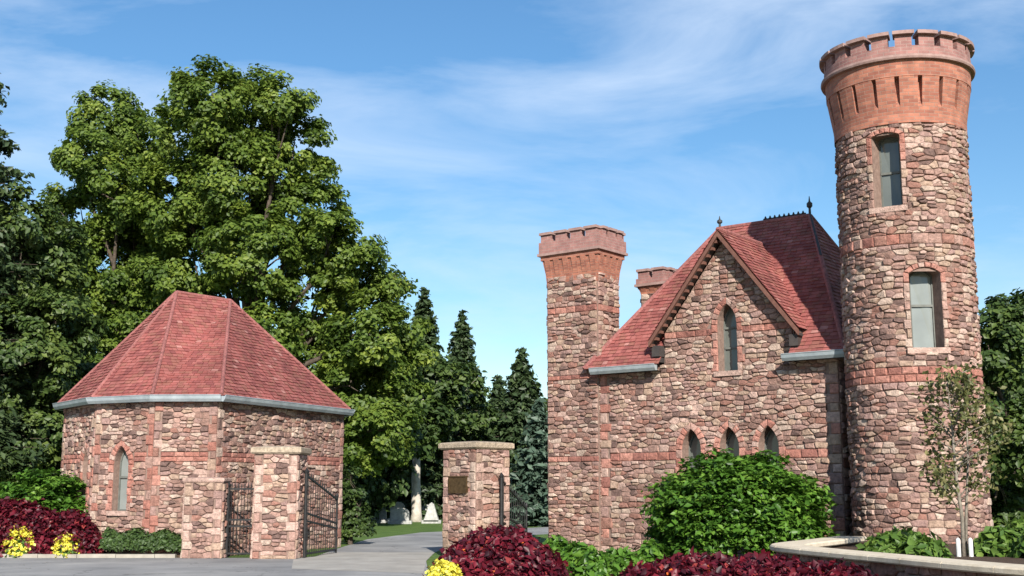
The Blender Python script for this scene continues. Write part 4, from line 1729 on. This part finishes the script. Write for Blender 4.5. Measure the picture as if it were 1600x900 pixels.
bush('round_bush', 'large rounded bright green bush before the three gatehouse windows', 4.72, 26.0, 1.76, 1.30, 2.36, LF_BUSH, 61, n=36000, leaf=.092)
bush('round_bush', 'rounded green bush behind the dark red bed by the pavilion', -12.25, 32.2, 1.45, .95, 2.1, LF_BUSH, 62, n=19000, leaf=.095)
# low clipped hedge below the pavilion windows
def hedge(name, label, x0, x1, y, hw_, h, mat, seed, n):
    rg = np.random.default_rng(seed)
    t = empty(name, ((x0 + x1) / 2, y, 0), label, 'hedge')
    m = MB()
    for i in range(7):
        xx = x0 + (x1 - x0) * (i + .5) / 7
        m.tube([(xx, y, 0), (xx + .05, y, h * .6)], [.025, .01], 5)
    m.build('stems', BARK, t)
    u = rg.random(n)
    a = (rg.random(n) - .5) * np.pi * 1.25
    hh = h * (1 - .18 * np.abs(np.sin(u * 9)) - .25 * np.clip(u - .75, 0, 1) * 3)
    rr = 1 - .3 * rg.random(n) ** 2
    pos = np.stack([x0 + (x1 - x0) * u, y + hw_ * np.sin(a) * rr, .08 + (hh - .08) * (np.cos(a) * .5 + .5) * rr], 1) + rg.normal(size=(n, 3)) * .03
    nr = np.stack([rg.normal(size=n) * .3, np.sin(a), np.cos(a) + .4], 1) + rg.normal(size=(n, 3)) * .4
    leaf_mesh('foliage', pos, nr, .07 * rg.uniform(.7, 1.3, n), mat, .45 + .22 * rg.normal(size=n), t, seed=seed)


hedge('low_hedge', 'low clipped dark green hedge below the pavilion windows', -10.05, -7.95, 30.75, .32, .68, LF_HEDGE, 63, 9000)


def bed(name, label, blobs, mat, seed, leaf, n_m2, flowers=0, z0=.05):
    """a mass of red-leaved plants nobody could count"""
    rg = np.random.default_rng(seed)
    P, N, T, S = [], [], [], []
    for (x, y, rx, ry, h) in blobs:
        n = int(math.pi * rx * ry * n_m2)
        p, q = mound_points(rg, x, y, rx, ry, h, n // 7, z0)
        idx = np.repeat(np.arange(len(p)), 7)
        m = len(idx)
        pos = p[idx] + rg.normal(size=(m, 3)) * np.array([.10, .10, .07])
        pos[:, 2] = np.maximum(pos[:, 2], z0 + .02)
        P.append(pos); N.append(q[idx] + rg.normal(size=(m, 3)) * .5)
        T.append(.45 + .18 * rg.normal(size=len(p))[idx] + .14 * rg.normal(size=m)); S.append(leaf * rg.uniform(.45, 1.6, m))
    o = leaf_mesh(name, np.concatenate(P), np.concatenate(N), np.concatenate(S), mat, np.concatenate(T), None, aspect=1.6, seed=seed)
    tag(o, label, 'flower bed', kind='stuff')
    if flowers:
        P, N, T, S = [], [], [], []
        for (x, y, rx, ry, h) in blobs:
            p, q = mound_points(rg, x, y - ry * .15, rx * .92, ry * .92, h, flowers, z0 + .06)
            idx = np.repeat(np.arange(len(p)), 9)
            m = len(idx)
            P.append(p[idx] + rg.normal(size=(m, 3)) * .03); N.append(q[idx] + rg.normal(size=(m, 3)) * .8)
            T.append(.3 + .35 * rg.random(len(p))[idx] + .1 * rg.normal(size=m)); S.append(.05 * rg.uniform(.7, 1.3, m))
        f = leaf_mesh('blossoms', np.concatenate(P), np.concatenate(N), np.concatenate(S), LF_ORANGE, np.concatenate(T), o, aspect=1.2, seed=seed + 1, kind='stuff')
    return o


bed('red_coleus_bed', 'mound of dark red coleus leaves before the gate pier', [(-.22, 22.0, 1.0, 1.0, .75), (.28, 22.3, .55, .8, .50), (-.75, 21.7, .5, .7, .52)], LF_RED, 71, .074, 6200, flowers=12)
bed('red_coleus_bed', 'long low bed of dark red coleus along the planter wall', [(2.55, 17.3, 1.0, .9, .52), (3.5, 17.4, 1.0, .9, .50), (4.3, 16.8, .75, .9, .42), (1.85, 17.0, .45, .6, .42)], LF_RED, 72, .068, 6600, flowers=12)
bed('red_coleus_bed', 'dark red coleus below the round bush by the pavilion', [(-12.5, 30.98, 1.7, .48, 1.2), (-11.1, 30.95, .85, .42, .95)], LF_RED, 73, .072, 6800)


def flower_clump(label, x, y, r, h, seed, group='yellow flower clumps'):
    rg = np.random.default_rng(seed)
    t = empty('flower_clump', (x, y, 0.06), label, 'flowers')
    n = int(900 * r * r / .16) + 300
    p, q = mound_points(rg, x, y, r * .95, r * .8, h * .75, n, .06)
    leaf_mesh('leaves', p + rg.normal(size=(n, 3)) * .03, q + rg.normal(size=(n, 3)) * .5, .07 * rg.uniform(.6, 1.3, n), LF_LIME, .4 + .2 * rg.normal(size=n), t, seed=seed)
    k = int(150 * r * r / .16) + 40
    p, q = mound_points(rg, x, y, r, r * .85, h, k, .08, power=2.8)
    p += rg.normal(size=(k, 3)) * .03
    idx = np.repeat(np.arange(k), 12)
    m = len(idx)
    leaf_mesh('blossoms', p[idx] + rg.normal(size=(m, 3)) * .028, q[idx] + rg.normal(size=(m, 3)) * .7, .055 * rg.uniform(.7, 1.3, m), LF_YELLOW, .5 + .25 * rg.normal(size=m), t, aspect=1.2, seed=seed + 5)


flower_clump('tall two-headed clump of bright yellow flowers before the red coleus', -12.12, 30.62, .40, .62, 81)
flower_clump('small clump of bright yellow flowers beside the low hedge', -10.95, 30.62, .36, .45, 82)
flower_clump('clump of yellow flowers at the foot of the red coleus mound', -1.12, 20.6, .30, .33, 83)


def perennial(label, x, y, z0, r, h, mat, seed, group=None, leaf=.10, n=420):
    rg = np.random.default_rng(seed)
    t = empty('leafy_plant', (x, y, z0), label, 'plant', group)
    p, q = mound_points(rg, x, y, r, r * .85, h, n, z0)
    m = MB()
    for i in range(5):
        a = rg.random() * 6.28
        m.tube([(x, y, z0 - .03), (x + math.cos(a) * r * .5, y + math.sin(a) * r * .5, z0 + h * .6)], [.012, .005], 4)
    m.build('stems', BARK, t)
    leaf_mesh('foliage', p * 1.0 + rg.normal(size=(n, 3)) * np.array([.05, .05, .05]), q + rg.normal(size=(n, 3)) * .5, leaf * rg.uniform(.6, 1.3, n), mat, .45 + .2 * rg.normal(size=n), t, aspect=2.0, seed=seed)


for i, (x, y, r_, h_, lab) in enumerate([
        (6.35, 20.9, .45, .26, 'leftmost low green plant inside the planter wall'), (6.75, 21.2, .42, .24, 'second low green plant from the tip of the planter wall'),
        (8.0, 20.4, .42, .36, 'green plant just right of the white stakes'), (8.5, 19.8, .5, .38, 'green plant at the right edge nearest the coping'),
        (8.9, 21.2, .6, .42, 'broad green plant behind the one nearest the coping'), (7.0, 22.0, .5, .28, 'low green plant between the planter tip and the young tree'),
        (9.4, 22.6, .6, .45, 'green plant in the planter nearest the round tower foot'),
        (6.5, 19.7, .40, .24, 'low green plant left of the white stakes, close to the coping')]):
    perennial(lab, x, y, .56, r_, h_, LF_LIME, 90 + i, 'leafy plants in the planter', n=520)
for i, (x, y, r_, h_, lab) in enumerate([
        (1.35, 25.2, .5, .42, 'dark green plant between the two red coleus beds'), (2.1, 24.6, .5, .34, 'broad dark green plant left of the large round bush'),
        (1.0, 27.0, .45, .5, 'tall dark green plant at the left foot of the turret'), (2.9, 25.6, .45, .42, 'dark green plant touching the large round bush'),
        (1.5, 23.0, .45, .36, 'low dark green plant behind the red coleus mound')]):
    perennial(lab, x, y, .05, r_, h_, LF_BUSH, 110 + i, 'leafy plants below the turret', n=620, leaf=.10)

# ================================================================== YOUNG TREE IN THE PLANTER
rnd = random.Random(5); rg = np.random.default_rng(5)
yx, yy, yz = 7.33, 20.2, .56
yt = empty('young_tree', (yx, yy, yz), 'thin young tree with sparse olive leaves before the round tower', 'tree')
m = MB()
ends = []
m.tube([(yx, yy, yz - .1), (yx + .02, yy, yz + .6), (yx - .04, yy, yz + 1.3), (yx - .06, yy, yz + 2.2), (yx - .1, yy, yz + 3.0)], [.036, .030, .024, .016, .005], 8)
for i in range(34):
    z = yz + .75 + 2.1 * (i / 34) ** .9
    a = rnd.random() * 6.283
    l = (.85 - .5 * abs((z - yz - 1.5) / 1.5)) * rnd.uniform(.6, 1.1)
    s0 = Vector((yx - .04, yy, z))
    e = s0 + Vector((math.cos(a) * l, math.sin(a) * l * .8, l * rnd.uniform(.35, .9)))
    mid = s0.lerp(e, .5) + Vector((0, 0, .05))
    m.tube([s0, mid, e], [.014, .009, .003], 5)
    ends += [s0.lerp(e, f) for f in (.45, .6, .75, .9, 1.0)]
m.tube([(yx + .05, yy + .03, yz - .1), (yx + .10, yy + .03, yz + .7), (yx + .17, yy, yz + 1.5), (yx + .2, yy, yz + 2.5)], [.028, .024, .018, .005], 7)
m.build('trunk', BARK_GREY, yt, smooth=True)
n = 1650
E_ = np.array([tuple(p) for p in ends])
pos = E_[rg.integers(0, len(E_), n)] + rg.normal(size=(n, 3)) * .10
leaf_mesh('crown', pos, rg.normal(size=(n, 3)) + np.array([0, 0, .5]), .062 * rg.uniform(.6, 1.3, n), LF_TAN, .45 + .25 * rg.normal(size=n), yt, aspect=1.7, seed=5)
for k, (dx, lab) in enumerate(((-.10, 'white tree guard stake left of the young tree trunk'), (.10, 'white tree guard stake right of the young tree trunk'))):
    m = MB()
    m.tube([(yx + dx, yy - .08, yz - .1), (yx + dx, yy - .08, yz + .27), (yx + dx, yy - .08, yz + .30)], [.036, .036, .012], 8)
    tag(m.build('tree_stake', WHITE, None), lab, 'stake', 'white stakes at the young tree')

# ================================================================== TREES
K46 = 46.5 / 1873.0


def px_lobes(Y, lst, seed, depth=1.0):
    """lobes given as (column, row, radius) of the photograph, set at real depth Y with a spread of their own"""
    rn = random.Random(seed)
    out = []
    p = R(9.5)
    for (u, v, r_) in lst:
        yy_ = Y + rn.uniform(-2.2, 2.2) * depth
        a, b = (u - 800) / 1900, (450 - v) / 1900
        t = yy_ / (math.cos(p) - b * math.sin(p))
        rad = r_ / 1900 * t
        out.append((a * t, yy_, 1.6 + (math.sin(p) + b * math.cos(p)) * t, rad, rad * 1.1, rad * .95))
    return out


main = px_lobes(56, [(330, 165, 68), (300, 225, 75), (395, 195, 75), (440, 165, 42), (460, 240, 62), (370, 290, 92), (285, 320, 72), (460, 340, 85), (520, 390, 66), (400, 400, 80),
                     (300, 430, 85), (560, 440, 58), (500, 480, 72), (575, 520, 60), (605, 455, 34), (620, 560, 52), (560, 600, 72), (480, 590, 80), (640, 620, 34), (590, 680, 60), (420, 520, 50), (640, 520, 30)], 1)
leafy_tree('maple_tree', 'tall spreading bright green maple behind the pavilion', (-11.7, 56, 0), main, .5, (-11.9, 56, 6.0), LF_MAPLE, 1001, cpm=.95, leaves=150, leaf=.155, clump=.58, tone=.56)
sec = px_lobes(60, [(165, 190, 52), (215, 215, 45), (130, 245, 45), (180, 285, 75), (230, 345, 70), (125, 350, 62), (170, 430, 95), (90, 430, 60), (240, 480, 80), (120, 530, 90), (200, 580, 90), (110, 640, 80)], 2)
leafy_tree('maple_tree', 'green maple with a rounded top standing left of the tallest maple', (-19.1, 60, 0), sec, .44, (-19.1, 60, 6.5), LF_MAPLE, 1002, cpm=.9, leaves=145, leaf=.155, clump=.6, tone=.52)
drk = px_lobes(43, [(35, 345, 52), (75, 390, 55), (0, 400, 60), (40, 455, 80), (-30, 480, 80), (90, 500, 60), (30, 560, 90), (90, 600, 70), (-20, 640, 90), (50, 670, 90), (100, 700, 60), (0, 740, 80)], 3)
leafy_tree('broad_tree', 'dense dark green tree at the far left edge', (-17.6, 43, 0), drk, .32, (-17.6, 43, 3.0), LF_DARK, 1003, cpm=1.35, leaves=120, leaf=.14, clump=.5, tone=.6)
low = px_lobes(62, [(560, 700, 60), (480, 690, 70), (600, 650, 55), (550, 640, 60), (300, 640, 80), (200, 700, 80), (400, 660, 80), (630, 690, 40), (590, 740, 45), (545, 760, 45), (540, 800, 40)], 4)
leafy_tree('understorey_tree', 'dark low-branched tree filling the gap right of the pavilion', (-8.6, 62, 0), low, .28, (-8.6, 62, 2.0), LF_DARK, 1004, cpm=1.3, leaves=56, leaf=.24, clump=.55)
ev = px_lobes(38, [(556, 800, 22), (560, 830, 24), (553, 770, 18), (548, 745, 14)], 5, depth=.15)
leafy_tree('evergreen_shrub', 'dark evergreen shrub against the pavilion end beside the drive', (-4.95, 38, 0), ev, .06, (-4.95, 38, .5), LF_DARK, 1005, cpm=6, leaves=40, leaf=.10, clump=.2, cat='shrub')

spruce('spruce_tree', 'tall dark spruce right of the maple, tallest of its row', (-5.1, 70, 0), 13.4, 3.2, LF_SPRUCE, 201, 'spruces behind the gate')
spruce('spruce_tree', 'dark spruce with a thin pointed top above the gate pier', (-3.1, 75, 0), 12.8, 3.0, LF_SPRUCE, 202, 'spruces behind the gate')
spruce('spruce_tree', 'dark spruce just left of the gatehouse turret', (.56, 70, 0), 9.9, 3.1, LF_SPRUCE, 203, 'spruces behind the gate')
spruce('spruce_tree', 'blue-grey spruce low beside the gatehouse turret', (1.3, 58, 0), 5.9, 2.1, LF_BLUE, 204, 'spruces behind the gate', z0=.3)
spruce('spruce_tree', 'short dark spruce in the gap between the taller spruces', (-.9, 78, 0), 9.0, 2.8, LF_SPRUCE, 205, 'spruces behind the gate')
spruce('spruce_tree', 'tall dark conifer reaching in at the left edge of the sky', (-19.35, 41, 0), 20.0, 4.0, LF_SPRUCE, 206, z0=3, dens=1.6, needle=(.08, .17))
pale1 = px_lobes(66, [(655, 560, 35), (640, 610, 42), (690, 600, 38), (665, 660, 40), (620, 660, 35), (705, 650, 30)], 6)
leafy_tree('pale_trunk_tree', 'tree with a bare pale trunk seen through the gateway', (-5.1, 66, 0), pale1, .26, (-5.1, 66, 4.8), LF_DARK, 1006, cpm=1.1, leaves=50, leaf=.22, clump=.5, bark=BARK_PALE)
pale2 = px_lobes(70, [(690, 640, 35), (720, 610, 40), (740, 660, 40), (670, 680, 25)], 7)
leafy_tree('pale_trunk_tree', 'thinner tree with a grey trunk next to the gate pier', (-4.35, 70, 0), pale2, .16, (-4.2, 70, 4.6), LF_DARK, 1007, cpm=1.1, leaves=46, leaf=.22, clump=.5, bark=BARK_PALE)
for i, (x, y, h_, r_, lab) in enumerate([(-9.5, 92, 8.5, 4.2, 'far dark tree behind the graves, leftmost seen through the gateway'), (-3.5, 98, 8.8, 4.4, 'far dark tree behind the graves left of the gate pier'),
                                         (2.2, 95, 8.6, 4.3, 'far dark tree behind the graves next to the turret')]):
    rn = random.Random(300 + i)
    lb = [(x + rn.uniform(-1, 1) * r_ * .55, y + rn.uniform(-1, 1) * 1.5, h_ * f, r_ * .55, r_ * .5, h_ * .22) for f in (.16, .22, .4, .45, .6, .62, .78, .3, .5)]
    leafy_tree('far_tree', lab, (x, y, 0), lb, .25, (x, y, 2), LF_DARK, 300 + i, cpm=.75, leaves=46, leaf=.34, clump=.7, group='far trees behind the graves')
rt = px_lobes(41, [(1565, 508, 40), (1600, 525, 58), (1545, 560, 55), (1590, 610, 70), (1545, 650, 50), (1600, 700, 70), (1560, 740, 60), (1620, 490, 40), (1590, 800, 55), (1545, 800, 40)], 8)
leafy_tree('broad_tree', 'dense dark green tree behind the round tower', (17.0, 41, 0), rt, .3, (17, 41, 2.5), LF_DARK, 1008, cpm=1.5, leaves=110, leaf=.14, clump=.45, tone=.5)
rt2 = px_lobes(50, [(1520, 560, 60), (1500, 640, 70), (1560, 600, 60), (1660, 545, 80), (1680, 640, 110), (1640, 760, 80)], 9)
leafy_tree('broad_tree', 'dark tree beyond the right edge, behind the one at the round tower', (19.5, 50, 0), rt2, .3, (19.5, 50, 2.5), LF_DARK, 1009, cpm=1.1, leaves=52, leaf=.24, clump=.55)

# far wood closing the view all round behind the cemetery
rg = np.random.default_rng(77)
P, N, T, S = [], [], [], []
for k in range(150):
    an = R(-62 + 124 * k / 150)
    d_ = rg.uniform(125, 150)
    hh = rg.uniform(5.5, 9.0)
    m = 420
    dd = sphere_dirs(rg, m)
    q = np.array([math.sin(an) * d_, math.cos(an) * d_, hh * .48]) + dd * (0.75 + .3 * rg.random(m))[:, None] * np.array([2.6, 2.2, hh * .5])
    P.append(q); N.append(dd + np.array([0, -.3, .5]) + rg.normal(size=(m, 3)) * .4); T.append(.35 + .2 * rg.normal(size=m)); S.append(rg.uniform(.5, 1.0, m))
o = leaf_mesh('far_wood', np.concatenate(P), np.concatenate(N), np.concatenate(S), LF_DARK, np.concatenate(T), None, seed=77)
tag(o, 'far dark wood along the horizon behind the graves', 'wood', kind='stuff')

# ================================================================== GRAVES
def gravestone(label, x, y, w, h, mat, kind, seed):
    t = empty('gravestone', (x, y, 0), label, 'gravestone', 'gravestones on the lawn')
    m = MB(); m.box((x - w * .65, y - .25, 0), (w * 1.3, 0, 0), (0, .5, 0), (0, 0, .16)); m.build('plinth', GRANITE, t)
    m = MB()
    if kind == 0:          # round-topped slab
        P = [(-w / 2, .164), (w / 2, .164), (w / 2, h * .7)] + [(w / 2 * math.cos(a), h * .7 + h * .3 * math.sin(a)) for a in [math.pi * k / 8 for k in range(1, 8)]] + [(-w / 2, h * .7)]
        n = len(P)
        m.mesh([(x + p, y - .09, q) for p, q in P] + [(x + p, y + .09, q) for p, q in P],
               [tuple(range(n)), tuple(range(2 * n - 1, n - 1, -1))] + [(i, n + i, n + (i + 1) % n, (i + 1) % n) for i in range(n)])
    else:                  # tapering obelisk
        P = lambda s, z: [(x - s, y - s, z), (x + s, y - s, z), (x + s, y + s, z), (x - s, y + s, z)]
        A, B, C_, D = P(w / 2, .164), P(w / 2 * .8, h * .35), P(w / 2 * .32, h * .92), P(.01, h)
        for a, b in ((A, B), (B, C_), (C_, D)):
            for i in range(4):
                j = (i + 1) % 4
                m.poly([a[i], a[j], b[j], b[i]])
        m.poly(D)
    m.build('headstone', mat, t)


for i, (x, y, w, h, mt, kd, lab) in enumerate([
    (-4.1, 63, .75, 1.05, MARBLE, 1, 'white pointed monument beside the gate pier'),
    (-5.6, 62, .9, .8, MARBLE, 0, 'pale round-topped gravestone left of the white pointed monument'),
    (-7.0, 64, 1.0, .85, GRANITE, 0, 'grey gravestone nearest the drive at the pavilion'),
    (-6.2, 67, .8, 1.05, MARBLE, 0, 'taller pale gravestone behind the grey one near the pavilion'),
    (-4.75, 68, 1.0, .9, GRANITE, 0, 'grey gravestone behind the bare pale trunk'),
    (1.75, 62, .55, .85, MARBLE, 0, 'small white gravestone at the gatehouse turret'),
    (.6, 78, .9, .9, GRANITE, 0, 'grey gravestone behind the iron gate leaf'),
    (-.1, 84, .7, .9, MARBLE, 0, 'pale gravestone farthest behind the gate pier')]):
    gravestone(lab, x, y, w, h, mt, kd, i)
